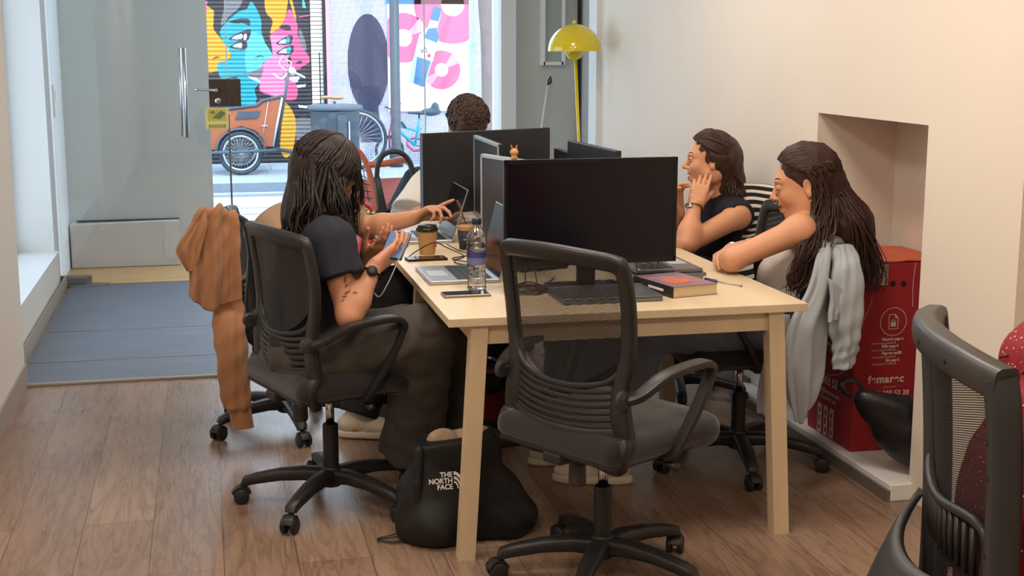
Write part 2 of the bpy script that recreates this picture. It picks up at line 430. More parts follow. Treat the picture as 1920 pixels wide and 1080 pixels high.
# entrance: grey covering, oak strip, street-side white wall
struct('trim_6', MB().box((.02, 7.53, .003), (1.8, 2.6, .006)), M['mat'])
m_ = MB()
for y in (6.655, 7.37): m_.box((.02, y, .0065), (1.8, .006, .001))
struct('trim_7', m_, M['skirtdark'])
struct('trim_8', MB().box((.02, 6.222, .006), (1.82, .03, .012), bev=.004), M['matedge'])
struct('trim_9', MB().box((.6, 9.22, -.046), (3.3, .78, .108)), M['oak'])
struct('wall_entrance', MB().box((-.46, 9.9, 2.0), (.975, .6, 4.0)), M['wallgrey'])
pl = at(133, 420, 9.55); pr = at(335, 420, 9.55)
m_ = MB(); zz = pl.z
m_.prism([(pl.x, 0, .012), (pr.x, 0, .012), (pr.x, 0, zz+.01), (pl.x, 0, zz)], (0, 9.48, 0), (0, 9.6, 0))
m_.prism([(pr.x-.1, 0, .06), (pr.x+.01, 0, .06), (pr.x, 0, zz+.01), (pr.x-.1, 0, zz+.01)], (0, 9.474, 0), (0, 9.48, 0))
struct('baseboard_entrance', m_, M['plaster'])
struct('trim_10', MB().box(((pl.x+pr.x)/2+.02, 9.585, zz+.012), (pr.x-pl.x-.03, .02, .01)), M['darkmetal'])
# switch plates on the pier
a = at(97, 210, 9.0)
tag(MB().box((0, 0, 0), (.014, .09, .2), bev=.005).box((.009, 0, .03), (.006, .05, .07)).build('light_switch', M['white'], loc=(-.933, 9.05, 1.16)), 'tall white switch plate on the left pier', 'switch')
# glass front: door leaf, two fixed panes
GY = 8.86
dx0, dx1, px_ = -.93, at(430, 200, GY).x, at(797, 200, GY).x
d1 = tag(MB().box(((dx0+dx1)/2, GY, 1.22), (dx1-dx0-.01, .01, 2.4)).build('door_1', M['glass']), kind='structure')
MB().box((dx1-.006, GY, .56), (.012, .016, 1.02)).build('edge_seal', M['sealgrey'], d1)
MB().box((dx1-.006, GY, 1.75), (.008, .014, 1.3)).build('edge_strip', M['seallight'], d1)
hx = at(342, 170, GY-.05).x
m_ = MB(); hz0, hz1 = at(344, 258, GY-.06).z, at(337, 90, GY-.06).z
m_.tube([(hx+.02, GY-.06, hz0), (hx+.02, GY-.06, hz1)], .011, 12)
for z in (hz0+.15, hz1-.15): m_.tube([(hx+.02, GY-.06, z), (hx+.02, GY+.06, z)], .007, 8)
m_.tube([(hx-.01, GY+.06, hz0), (hx-.01, GY+.06, hz1)], .011, 12)
tag(m_.build('handle', M['chrome'], d1, True), 'long vertical chrome bar handle')
lk0, lk1 = at(393, 200, GY-.03), at(450, 148, GY-.03)
m_ = MB(); m_.box(((lk0.x+dx1)/2, GY, (lk0.z+lk1.z)/2), (dx1-lk0.x, .05, lk1.z-lk0.z), bev=.004)
lk = m_.build('lock', M['bronze'], d1)
lv = at(405, 170, GY-.06)
m_ = MB().lathe([(.012, 0), (.016, .02), (.012, .05)], (lv.x, GY-.025, lv.z), 14, axis=(0, -1, 0))
m_.tube(catmull([(lv.x, GY-.07, lv.z), (lv.x-.05, GY-.072, lv.z+.004), (lv.x-.135, GY-.06, lv.z+.008)], 5), [.009]*5+[.007]*6, 10)
m_.build('lever', M['chrome'], lk, True)
m_ = MB().lathe([(.02, 0), (.02, .006), (.012, .008)], (lv.x+.01, GY-.024, lv.z-.065), 16, axis=(0, -1, 0)); m_.build('key_cylinder', M['chrome'], lk, True)
s0, s1 = at(386, 242, GY-.008), at(428, 202, GY-.008)
m_ = MB(); m_.box(((s0.x+s1.x)/2, GY-.008, (s0.z+s1.z)/2), (s1.x-s0.x, .002, s1.z-s0.z)); m_.cur = 1
cx, cz = (s0.x+s1.x)/2, (s0.z+s1.z)/2
m_.box((cx, GY-.0095, cz+.02), (.115, .001, .075)); m_.box((cx, GY-.0095, cz-.05), (.115, .001, .028)); m_.cur = 2
m_.add([(cx-.03, GY-.0105, cz), (cx+.02, GY-.0105, cz-.005), (cx+.055, GY-.0105, cz+.03), (cx+.03, GY-.0105, cz+.05), (cx, GY-.0105, cz+.03)], [(0, 1, 2, 3, 4)])
m_.add([(cx-.05, GY-.0105, cz+.035), (cx-.01, GY-.0105, cz+.03), (cx-.02, GY-.0105, cz+.052)], [(0, 1, 2)])
for k in range(6): m_.box((cx-.045+k*.018, GY-.0105, cz-.05), (.008, .001, .014))
m_.build('sticker', [M['goldlight'], M['gold'], M['ink']], d1)
b0 = at(117, 535, GY)
m_ = MB().box((-.85, GY, .035), (.2, .035, .06), bev=.006).box((-.85, GY-.02, .036), (.15, .012, .04), bev=.006).box((-.78, GY-.03, .008), (.28, .09, .008), bev=.003)
m_.build('floor_hinge', M['steel'], d1)
w2 = tag(MB().box(((dx1+px_)/2, GY, 1.22), (px_-dx1-.008, .01, 2.4)).build('window_2', M['glass']), kind='structure')
m_ = MB().box(((lk1.x+dx1)/2+.002, GY, (lk0.z+lk1.z)/2), (lk1.x-dx1, .05, lk1.z-lk0.z), bev=.004)
st_ = m_.build('strike_box', M['bronze'], w2)
w3 = tag(MB().box(((px_+gx)/2, GY, 1.22), (gx-px_-.008, .01, 2.4)).build('window_3', M['glass']), kind='structure')
MB().box((px_, GY, 1.22), (.007, .012, 2.4)).build('joint', M['seallight'], w3)
# ------------------------------------------------------------------ the street
M['paving'] = mat('street_paving', '93a2b0', .8, bump=.1, bscale=12, var=.08, vscale=3)
M['paving2'] = mat('street_paving_light', 'a7b5c1', .8, bump=.1, bscale=12, var=.06, vscale=4)
M['kerb'] = mat('kerb_stone', '6f7d8a', .8, var=.1, vscale=8)
M['black'] = mat('matt_black', '1c1c1e', .5)
M['pinkstrip'] = mat('pink_trim', 'e79bbf', .6)
struct('ground', MB().box((4, 12.6, -.13), (24, 5.6, .06)), M['paving2'])
m_ = MB()
for k in range(7):
    y = 10.6+k*.5; m_.box((4, y, -.099), (24, .05 if k % 2 else .03, .004))
m_.box((4, 15.1, -.05), (24, .04, .098)).box((4, 14.75, -.098), (24, .25, .006)); struct('trim_11', m_, M['kerb'])
struct('pavement', MB().box((4, 16.36, -.06), (24, 2.48, .12)), M['paving'])
def mosaic_material():
    m = mat('mosaic_tiles', 'd6d8e4', .45); N, L, b = nodes_of(m)
    tc = N.new('ShaderNodeTexCoord'); mp = N.new('ShaderNodeMapping'); L.new(tc.outputs['Object'], mp.inputs[0])
    mp.inputs['Rotation'].default_value = (math.pi/2, 0, 0)
    br = N.new('ShaderNodeTexBrick'); L.new(mp.outputs[0], br.inputs[0]); br.offset = 0; br.inputs['Scale'].default_value = 1
    br.inputs['Brick Width'].default_value = .022; br.inputs['Row Height'].default_value = .022; br.inputs['Mortar Size'].default_value = .0035
    br.inputs['Color1'].default_value = srgb('f0f0f4'); br.inputs['Color2'].default_value = srgb('ccd0e0'); br.inputs['Mortar'].default_value = srgb('7d84a4')
    L.new(br.outputs[0], b.inputs['Base Color']); return m
M['mosaic'] = mosaic_material()
def mosaic_dark():
    m = mosaic_material(); m.name = 'dark_mosaic_tiles'
    for n in m.node_tree.nodes:
        if n.type == 'TEX_BRICK':
            n.inputs['Color1'].default_value = srgb('1a1a2c'); n.inputs['Color2'].default_value = srgb('2c2c46'); n.inputs['Mortar'].default_value = srgb('4c4e66')
    return m
M['mosaicdark'] = mosaic_dark()
SY = 17.6
def sx(px, py=150): return at(px, py, SY).x
def sz(py, px=600): return at(px, py, SY).z
# painted roller shutter: a ribbed sheet whose faces take the paint of the picture on it
def Q(pts, ox=370, oy=0, s=5.4): return [(x/s+ox, y/s+oy) for x, y in pts]
def cc(pts, n=5): return [(v.x, v.y) for v in catmull([(a, b, 0) for a, b in pts], n, True)]
PAINT = [('paint_black', '25262e'), ('paint_teal', '1590a0'), ('paint_pink', 'c94f7e'), ('paint_ochre', 'c68f22'),
         ('paint_lilac', 'b9bdd6'), ('paint_grey', '66696e'), ('paint_aqua', '4db4b6'), ('paint_rose', 'dc78a4')]
PM = [mat(n, c, .55) for n, c in PAINT]
shapes = [  # (material, polygon in crop pixels)
 (3, Q(cc([(60, 150), (160, 150), (165, 290), (230, 380), (330, 530), (320, 600), (210, 640), (200, 720), (100, 740), (-60, 740), (-60, 150)]))),
 (3, Q([(100, 60), (170, 110), (170, 160), (60, 160)])), (2, Q([(60, 20), (100, 10), (95, 130), (60, 130)])),
 (5, Q(cc([(300, -60), (470, -60), (420, 80), (330, 160), (240, 260), (270, 80)]))),
 (1, Q(cc([(550, 20), (640, 180), (650, 330), (690, 440), (765, 560), (750, 600), (670, 630), (650, 700), (520, 760), (640, 820), (580, 900), (600, 1000), (560, 1100), (440, 1100), (425, 800), (240, 790), (205, 650), (330, 600), (330, 530), (250, 400), (240, 290), (400, 130), (500, 90)]))),
 (6, Q(cc([(500, 360), (640, 350), (690, 440), (765, 560), (750, 600), (670, 630), (650, 700), (500, 730)]))),
 (3, Q(cc([(700, -80), (900, -80), (905, 100), (860, 240), (740, 340), (760, 210), (690, 110)]))),
 (2, Q(cc([(930, 90), (1010, 240), (1020, 370), (1090, 510), (1140, 600), (1110, 650), (1050, 680), (1020, 740), (960, 780), (1010, 880), (1000, 1000), (880, 1010), (760, 970), (640, 930), (630, 850), (640, 740), (670, 640), (765, 560), (740, 400), (740, 350), (860, 250)]))),
 (7, Q(cc([(640, 740), (860, 740), (870, 970), (760, 960), (650, 920), (630, 850)]))), (7, Q([(740, 360), (940, 360), (930, 740), (670, 740), (670, 640), (765, 560)])),
 (0, Q(cc([(320, 220), (420, 190), (520, 195), (530, 260), (460, 235), (400, 240)]))), (0, Q(cc([(830, 285), (880, 250), (940, 265), (935, 310)]))),
 (0, Q(cc([(320, 400), (400, 340), (540, 300), (500, 420), (380, 410)]))), (4, Q(cc([(345, 395), (400, 355), (455, 345), (445, 395)]))), (4, Q(cc([(475, 345), (500, 345), (495, 400), (470, 400)]))),
 (0, Q(cc([(330, 475), (420, 420), (500, 430), (490, 500), (380, 495)]))), (4, Q(cc([(355, 470), (420, 435), (450, 440), (445, 485)]))),
 (0, Q(cc([(800, 445), (880, 380), (960, 360), (940, 450)]))), (4, Q(cc([(820, 437), (885, 392), (895, 440)]))), (1, Q(cc([(895, 390), (935, 375), (930, 435), (900, 440)]))),
 (0, Q(cc([(800, 545), (880, 480), (970, 460), (950, 550)]))), (4, Q(cc([(820, 535), (890, 490), (905, 535)]))), (1, Q(cc([(905, 485), (945, 475), (940, 535), (910, 535)]))),
 (0, Q(cc([(150, 600), (190, 572), (235, 580), (190, 590)]))), (0, Q(cc([(580, 590), (625, 560), (675, 575), (630, 575)]))), (0, Q(cc([(1000, 640), (1030, 615), (1065, 620), (1040, 645)]))),
 (0, Q(cc([(100, 750), (200, 725), (215, 770), (110, 775)]))), (5, Q(cc([(290, 765), (520, 735), (640, 690), (660, 730), (630, 800), (520, 760)]))),
 (4, Q(cc([(510, 770), (600, 790), (640, 830), (560, 810)]))), (0, Q(cc([(960, 720), (1050, 700), (1040, 740), (970, 750)]))),
 (4, Q(cc([(920, 790), (1030, 770), (1010, 830), (950, 820)]))), (0, Q(cc([(915, 590), (945, 570), (945, 640), (920, 640)]))),
 (5, Q(cc([(1040, 290), (1100, 450), (1090, 520), (1030, 400)]))), (3, Q([(930, 0), (960, 0), (1005, 190), (985, 190)])),
 (6, Q([(1060, 0), (1080, 0), (1100, 85), (1065, 75)])), (2, Q([(1020, 170), (1150, 145), (1150, 155), (1020, 182)])),
 (3, Q(cc([(880, 1040), (960, 1120), (1000, 1260), (970, 1500), (900, 1600), (840, 1500), (860, 1200)]))),
 (4, Q([(1010, 860), (1100, 850), (1090, 880), (1010, 890)])), (4, Q([(1020, 1060), (1140, 1075), (1140, 1100), (1030, 1090)])), (5, Q([(1000, 1200), (1150, 1200), (1150, 1560), (1000, 1560)])),
]
xa, xb, za, zb = -.4, sx(583), .0, 2.35
nx_, nz_ = 250, 340
vv, ff, fm = [], [], []
for j in range(nz_+1):
    z = za+(zb-za)*j/nz_
    for i in range(nx_+1):
        vv.append((xa+(xb-xa)*i/nx_, SY-.012*abs(math.sin(z*math.pi/.052))**.7, z))
def inpoly_np(x, y, P):
    c = np.zeros(len(x), bool); j = len(P)-1
    for i in range(len(P)):
        xi, yi = P[i]; xj, yj = P[j]
        if yi != yj: c ^= ((yi > y) != (yj > y)) & (x < (xj-xi)*(y-yi)/(yj-yi)+xi)
        j = i
    return c
gj, gi = np.divmod(np.arange(nx_*nz_), nx_)
p = np.stack([xa+(xb-xa)*(gi+.5)/nx_, np.full(len(gi), SY), za+(zb-za)*(gj+.5)/nz_-CH], 1); zc = p@_fw
u, v = 960+F*(p@_rt)/zc, 540-F*(p@_up)/zc; fm = np.zeros(len(gi), int)
for mi, P_ in shapes: fm[inpoly_np(u, v, P_)] = mi
for j in range(nz_):
    for i in range(nx_):
        a = j*(nx_+1)+i; ff.append((a, a+1, a+nx_+2, a+nx_+1))
sh = mkobj('painted_shutter', vv, ff, PM, None, False, fm); tag(sh, 'roller shutter across the street painted with yellow, teal and pink faces in profile', 'shutter')
m_ = MB().box((.47, SY+.35, 1.3), (2.1, .6, 2.7)); struct('wall_street_left', m_, M['black'])
# white slatted grille and its dark jamb, pink strip
gx0, gx1 = sx(584), sx(607)
m_ = MB().box(((gx0+gx1)/2, SY+.03, 1.2), (gx1-gx0, .03, 2.3)); m_.cur = 1
for k in range(44): m_.box(((gx0+gx1)/2, SY, .1+k*.052), (gx1-gx0-.008, .03, .043))
m_.cur = 0; m_.box(((gx0+gx1)/2+.03, SY-.02, .75), (.012, .02, 1.3))
g_ = m_.build('slatted_grille', [M['black'], M['white']]); tag(g_, 'narrow white slatted grille right of the painted shutter', 'grille')
m_ = MB().box((sx(610), SY-.02, 1.2), (.05, .1, 2.3)); struct('trim_12', m_, M['darkmetal'])
m_ = MB().box((sx(616), SY-.03, 1.2), (.05, .1, 2.3)); struct('trim_13', m_, M['pinkstrip'])
m_ = MB().box(((sx(619)+sx(908))/2, SY+.15, 1.5), (sx(908)-sx(619), .3, 3.0)); struct('wall_street_mosaic', m_, M['mosaic'])
def disc(cx, cz, rx, rz, y, n=40, a0=0, a1=360, inner=0):
    P = []
    for k in range(n+1):
        w = R(a0+(a1-a0)*k/n); P.append((cx+rx*math.cos(w), y, cz+rz*math.sin(w)))
    return P
ov = sx(691)
m_ = MB(); P_ = disc(ov, sz(118, 691), .265, .62, 0, 48)[:-1]
m_.prism(P_, (0, SY-.012, 0), (0, SY-.001, 0))
m_.prism([(ov-.12, 0, .25), (ov+.16, 0, .25), (ov+.1, 0, .9), (ov-.14, 0, .9)], (0, SY-.010, 0), (0, SY-.001, 0))
oo = m_.build('oval_mosaic', M['mosaicdark']); tag(oo, 'tall dark oval of mosaic tiles on the pale mosaic wall', 'mosaic')
# poster
px0, px1, pz0, pz1 = sx(727), sx(879), sz(208, 800), 2.3
PW = mat('poster_white', 'fbfafc', .5); PP = mat('poster_pink', 'e2688f', .5); PL = mat('poster_pale_pink', 'eda3bd', .5)
PB = mat('poster_blue', '4a789f', .5); PC = mat('poster_pale_blue', 'b4d4e4', .5); PD = mat('poster_plum', '7c4a58', .5); PA = mat('poster_aqua', '9ad4e2', .5)
pst = MB().box(((px0+px1)/2, SY-.02, (pz0+pz1)/2), (px1-px0, .03, pz1-pz0)).build('wine_poster', PW)
tag(pst, 'large white poster with pink records and a tilted wine bottle', 'poster')
MB().box((px1+.03, SY-.02, 1.5), (.06, .05, 1.6)).build('poster_edge', PA, pst)
def clipx(P): return [(min(max(p[0], px0), px1), p[1], min(p[2], pz1)) for p in P]
def rec(cx, cy, r, ri, wedges=()):
    X, Z = sx(cx), sz(cy, cx); k = 1/ (F/ (at(cx, cy, SY)-Vector((0, 0, CH))).dot(Vector(_fw)))
    r *= k; ri *= k; m_ = MB(); y = SY-.037
    m_.add(clipx(disc(X, Z, r, r, y, 48)[:-1]), [tuple(range(48))]); m_.cur = 2
    for a0, a1 in wedges:
        P = [(X, y-.001, Z)]+disc(X, Z, r, r, y-.001, 10, a0, a1); m_.add(clipx(P), [tuple(range(len(P)))])
    m_.cur = 1; m_.add(clipx(disc(X, Z, ri, ri, y-.002, 32)[:-1]), [tuple(range(32))])
    m_.build('record_print', [PP, PW, PL], pst)
rec(757, 71, 46, 16, [(18, 50)]); rec(849, 8, 73, 22, []); rec(827, 131, 36, 12.5, [(20, 55), (205, 235)])
m_ = MB(); y = SY-.037; m_.add([(sx(725), y, sz(8, 760)), (sx(790), y, sz(8, 760)), (sx(790), y, 2.29), (sx(725), y, 2.29)], [(0, 1, 2, 3)], 1)
m_.add([(sx(790), y-.002, sz(8, 830)), (sx(879), y-.002, sz(8, 830)), (sx(879), y-.002, 2.29), (sx(790), y-.002, 2.29)], [(0, 1, 2, 3)], 0); m_.build('top_band', [PD, PB], pst)
def bq(pts, mi, m_, dy):
    P = [at(570+x/4.5, y_/4.5, SY-dy) for x, y_ in pts]; m_.add([(p.x, SY-dy, p.z) for p in P], [tuple(range(len(P)))], mi)
m_ = MB()
bq([(1095, 50), (1165, 75), (1150, 150), (1125, 240), (1140, 330), (1110, 420), (1015, 735), (870, 695), (950, 380), (975, 290), (1045, 230), (1075, 130)], 0, m_, .042)
bq([(1095, 50), (1165, 75), (1135, 180), (1065, 165)], 1, m_, .044); bq([(1050, 240), (1120, 235), (1140, 320), (1120, 360), (1010, 320)], 1, m_, .044)
bq([(955, 480), (1070, 515), (1010, 735), (925, 700)], 1, m_, .044); bq([(985, 310), (1125, 365), (1085, 520), (945, 470)], 2, m_, .045)
m_.build('bottle_print', [PC, PB, PW], pst)
p_ = at(570+985/4.5, 455/4.5, SY-.05)
text_mesh('X2', .085, M['black'], pst, frame((p_.x, SY-.05, p_.z), (1, 0, .25), (-.25, 0, 1)))
p_ = at(570+1055/4.5, 470/4.5, SY-.05); MB().add([(a, SY-.05, c) for a, b, c in disc(p_.x, p_.z, .025, .025, 0, 16)[:-1]], [tuple(range(16))]).build('red_dot', mat('poster_red', 'd0405e', .5), pst)
# right of the poster
struct('wall_street_right', MB().box((sx(905)+1.6, SY+.3, 2.2), (3.2, .3, 4.6)), M['wallwhite'])
bark = mat('tree_bark', '7b7070', .9, bump=.8, bscale=30, var=.3, vscale=12, stretch=(1, 1, .25))
m_ = MB(); tx = at(916, 120, 15.4).x; rs = random.Random(3)
pts = [(tx+.03*math.sin(z*1.7), 15.4, z) for z in np.linspace(.0, 3.6, 14)]
m_.tube(pts, [.105+.01*rs.random() for _ in pts], 16)
for k in range(7):
    a = k*.9; m_.tube([(tx, 15.4, 3.2), (tx+.5*math.cos(a), 15.4+.5*math.sin(a), 4.0), (tx+1.0*math.cos(a), 15.4+1.0*math.sin(a), 4.6)], [.06, .04, .015], 8)
tr_ = m_.build('street_tree', bark, None, True); tag(tr_, 'dark rough tree trunk on the pavement right of the wine poster', 'tree')
struct('wall_street_pink', MB().box((at(938, 120, 11.5).x+.02, 11.5, 1.7), (.14, .2, 3.4)), mat('pinkish_jamb', 'e6d8de', .7))
# street post
M['postblue'] = mat('post_blue_grey', '46525c', .5, .2)
pp = at(741, 150, 16.7)
m_ = MB().lathe([(.085, .0), (.085, .2), (.062, .24), (.058, 3.8)], (pp.x, 16.7, 0), 20)
tag(m_.build('street_post', M['postblue'], None, True), 'round blue-grey metal post standing in front of the poster', 'post')
# ------------------------------------------------------------------ bikes and bin in the street
M['rubber'] = mat('bike_tyre', '33414e', .7); M['rim'] = mat('bike_rim', 'c4ccd2', .3, .8); M['bikeblue'] = mat('steel_blue_paint', '4c5b68', .45)
M['boxwood'] = mat('cargo_box_wood', 'a05a3c', .5, var=.1, vscale=10); M['tarp'] = mat('dark_tarp', '3a4a5c', .6); M['palemetal'] = mat('pale_metal', 'd8dde0', .35, .5)
def wheel(parent, cx, cy, cz, r, name='wheel', spokes=28, tw=.022, tyre='rubber'):
    m_ = MB(); m_.tube([(cx+r*math.cos(a), cy, cz+r*math.sin(a)) for a in np.linspace(0, 2*math.pi, 41)[:-1]], tw, 8, closed=True)
    o = m_.build(name, M[tyre], parent, True)
    m_ = MB(); ri = r-tw*1.3
    m_.tube([(cx+ri*math.cos(a), cy, cz+ri*math.sin(a)) for a in np.linspace(0, 2*math.pi, 41)[:-1]], tw*.6, 6, closed=True)
    for k in range(spokes):
        a = 2*math.pi*k/spokes; m_.tube([(cx+.02*math.cos(a+1.3), cy+(.03 if k % 2 else -.03), cz+.02*math.sin(a+1.3)), (cx+ri*math.cos(a), cy, cz+ri*math.sin(a))], .0022, 4)
    m_.lathe([(.02, -.05), (.02, .05)], (cx, cy, cz), 12, axis=(0, 1, 0))
    m_.build('rim', M['rim'], o, True); return o
BY = 16.35
def b_(x, y, Y=BY): return at(x, y, Y)
cb = thing('cargo_bicycle', 'cargo bicycle with a brown wooden front box parked across the street', 'bicycle', (0, 0, 0))
wc = b_(450, 283); rad = wc.z-.026
wheel(cb, wc.x, BY-.32, wc.z, rad, tw=.026); wheel(cb, wc.x, BY+.3, wc.z, rad, tw=.026)
m_ = MB(); fr_ = [(wc.x+(rad+.05)*math.cos(a), BY-.32, wc.z+(rad+.05)*math.sin(a)) for a in np.linspace(R(-5), R(185), 22)]
m_.tube(fr_, (.010, .045), 8, up=(0, 1, 0)); m_.build('mudguard', M['bikeblue'], cb, True)
m_ = MB(); a0, a1 = b_(385, 282), b_(515, 277); m_.tube([(a0.x, BY-.4, a0.z), (a1.x, BY-.4, a1.z)], .018, 8)
e = b_(560, 286); m_.tube([(a1.x-.1, BY, a1.z), (e.x, BY, e.z), (b_(672, 262).x, BY+.1, b_(672, 262).z)], .025, 8)
m_.tube([b_(518, 275), b_(536, 170), b_(541, 132)], .02, 8); m_.tube([b_(640, 270), b_(628, 215), b_(627, 190)], .018, 8); m_.tube([b_(560, 286), b_(628, 215)], .018, 8)
m_.build('frame', M['bikeblue'], cb, True)
m_ = MB(); m_.tube(catmull([b_(512, 138), b_(528, 148), b_(541, 136), b_(556, 138), b_(572, 146)], 5), .014, 8)
m_.tube(catmull([b_(541, 136), b_(546, 118), b_(536, 112)], 5), .008, 6); m_.tube(catmull([b_(541, 136), b_(524, 120), b_(530, 104)], 5), .006, 6)
m_.lathe([(.02, -.05), (.05, 0), (.02, .05)], b_(548, 134), 10); m_.build('handlebar', M['palemetal'], cb, True)
out = [(385, 208), (432, 205), (482, 199), (493, 190), (530, 181), (513, 275), (497, 275), (494, 262), (480, 245), (452, 236), (424, 246), (410, 264), (404, 280), (385, 283)]
P_ = [b_(x, y, BY-.28) for x, y in out]; m_ = MB(); m_.prism([(p.x, 0, p.z) for p in P_], (0, BY-.27, 0), (0, BY+.25, 0)); m_.build('cargo_box', M['boxwood'], cb)
m_ = MB(); P_ = [b_(x, y, BY-.3) for x, y in [(443, 218), (489, 216), (484, 224), (478, 222), (472, 229), (447, 224)]][:4]+[b_(480, 222), b_(441, 223)]
P_ = [b_(x, y, BY-.29) for x, y in [(447, 210), (489, 208), (483, 221), (441, 223)]]
m_.prism([(p.x, 0, p.z) for p in P_], (0, BY-.29, 0), (0, BY-.268, 0)); m_.build('number_panel', M['tarp'], cb)
for dy in (-.27, .25): MB().tube([b_(x, y, BY+dy) for x, y in [(385, 207), (432, 204), (482, 198), (493, 189), (531, 180)]], .02, 8).build('box_rim', M['tarp'], cb, True)
m_ = MB(); m_.tube([b_(x, y, BY-.285) for x, y in [(529, 183), (512, 274)]], .014, 8); m_.tube([b_(x, y, BY-.28) for x, y in [(503, 190), (496, 235), (491, 262)]], .004, 6); m_.tube([b_(490, 236, BY-.285), b_(503, 236, BY-.285)], .006, 6); m_.build('box_edge', M['palemetal'], cb, True)
w2_ = b_(672, 262); wheel(cb, w2_.x, BY+.1, w2_.z, w2_.z-.022, 'rear_wheel')
def saddle(parent, p, s=1, m=None, d=1):
    pr = [ell((p.x, p.y, p.z), (.07*s, .07*s, .022*s), k=.03), ell((p.x-d*.11*s, p.y, p.z+.005), (.09*s, .028*s, .018*s), k=.03)]
    V, Qd = isosurf(pr, .012, np.array(p)-.28, np.array(p)+.28); return fast_mesh('saddle', V, Qd, m, parent)
saddle(cb, b_(634, 183), 1.1, mat('tan_leather', 'a98a6a', .5))
# round planter-like bin
M['binblue'] = mat('street_bin_blue_grey', '4a545e', .5, .2)
bc = at(629, 250, 15.55); rb = .29
t = thing('street_bin', 'round blue-grey litter bin standing in front of the parked bicycle', 'bin', (bc.x, 15.55, 0))
m_ = MB().lathe([(rb*.88, 0), (rb*.9, .02), (rb*.97, .75), (rb, .76)], (0, 0, 0), 36); m_.build('body', M['binblue'], t, True)
m_ = MB().lathe([(rb*1.07, .77), (rb*1.09, .79), (rb*1.07, .82), (rb*.95, .825)], (0, 0, 0), 36); m_.build('rim', M['bikeblue'], t, True)
m_ = MB().box((.05, -rb*.98, .55), (.10, .02, .34)); m_.build('plate', M['postblue'], t)
m_ = MB().box((.13, -rb*.98, .5), (.012, .02, .3)); m_.build('latch', M['palemetal'], t)
# small turquoise bicycle
KY = 16.95
def k_(x, y): return at(x, y, KY)
kb = thing('child_bicycle', 'small turquoise bicycle with a pink fork leaning by the street post', 'bicycle', (0, 0, 0))
M['turq'] = mat('turquoise_paint', '2ba6bd', .4); M['pinkpaint'] = mat('pink_paint', 'c2527e', .4)
c_ = k_(730, 268); wheel(kb, c_.x, KY, .188, .17, 'front_wheel', 16, .018); c2 = k_(822, 268); wheel(kb, c2.x, KY, .188, .17, 'rear_wheel', 16, .018)
m_ = MB(); m_.tube([k_(735, 225), k_(752, 248), k_(778, 272)], .022, 8); m_.tube([k_(736, 232), k_(783, 246), k_(790, 240)], .014, 8); m_.tube([k_(778, 272), k_(784, 240), k_(786, 222)], .016, 8)
m_.tube([k_(778, 272), (c2.x, KY, .188)], .012, 8); m_.build('frame', M['turq'], kb, True)
MB().tube([k_(735, 228), k_(730, 250), (c_.x, KY-.03, .188)], .014, 8).build('fork', M['pinkpaint'], kb, True)
MB().tube([k_(764, 262), k_(780, 258), k_(800, 268), k_(800, 280), k_(775, 282), k_(764, 272), k_(764, 262)], .02, 6, flat=.4).build('chain_guard', M['pinkpaint'], kb, True)
m_ = MB(); m_.tube([k_(735, 225), k_(733, 205)], .012, 8); m_.tube([k_(722, 200), k_(733, 205), k_(752, 194)], .01, 8)
MB().tube([k_(752, 228), k_(760, 240)], .02, 6).build('lamp_bracket', M['tarp'], kb, True); m_.build('handlebar', M['tarp'], kb, True)
MB().tube([k_(786, 222), k_(786, 214)], .012, 8).build('seat_post', M['tarp'], kb, True)
saddle(kb, k_(792, 212), 1, M['tarp'])
V, Qd = isosurf([ell(k_(808, 210), (.13, .09, .05), k=.03), ell(k_(816, 202), (.05, .08, .07), k=.03)], .014, np.array(k_(808, 210))-.35, np.array(k_(808, 210))+.35)
fast_mesh('child_seat', V, Qd, M['bikeblue'], kb)
# ------------------------------------------------------------------ office chairs
M['plastic'] = mat('black_plastic', '232325', .42, bump=.03, bscale=400)
M['plastic2'] = mat('dark_grey_plastic', '353638', .4, bump=.03, bscale=400)
M['seatcloth'] = mat('black_seat_cloth', '17181c', .9, bump=.15, bscale=500, sheen=.3)
def mesh_cloth(name, col='17181b', pitch=.0036, thr=.15):
    m = mat(name, col, .7); N, L, b = nodes_of(m); out = [n for n in N if n.type == 'OUTPUT_MATERIAL'][0]
    tc = N.new('ShaderNodeTexCoord'); sep = N.new('ShaderNodeSeparateXYZ'); L.new(tc.outputs['UV'], sep.inputs[0])
    def wave(o1, s1, s2):
        a = N.new('ShaderNodeMath'); a.operation = 'MULTIPLY_ADD'; L.new(sep.outputs[0], a.inputs[0]); a.inputs[1].default_value = s1
        q = N.new('ShaderNodeMath'); q.operation = 'MULTIPLY'; L.new(sep.outputs[1], q.inputs[0]); q.inputs[1].default_value = s2
        L.new(q.outputs[0], a.inputs[2]); w = N.new('ShaderNodeMath'); w.operation = 'SINE'; L.new(a.outputs[0], w.inputs[0]); return w
    k = 2*math.pi/pitch
    w1, w2 = wave(0, k*.8, k*.6), wave(0, k*.25, -k*.97)
    mx = N.new('ShaderNodeMath'); mx.operation = 'MAXIMUM'; L.new(w1.outputs[0], mx.inputs[0]); L.new(w2.outputs[0], mx.inputs[1])
    rp = N.new('ShaderNodeMapRange'); L.new(mx.outputs[0], rp.inputs[0]); rp.inputs[1].default_value = thr-.25; rp.inputs[2].default_value = thr+.25
    tr = N.new('ShaderNodeBsdfTransparent'); ms = N.new('ShaderNodeMixShader')
    L.new(rp.outputs[0], ms.inputs[0]); L.new(tr.outputs[0], ms.inputs[1]); L.new(b.outputs[0], ms.inputs[2]); L.new(ms.outputs[0], out.inputs[0])
    return m
M['net'] = mesh_cloth('see_through_mesh')
M['netdark'] = mesh_cloth('close_mesh', '222326', .0036, -.7)
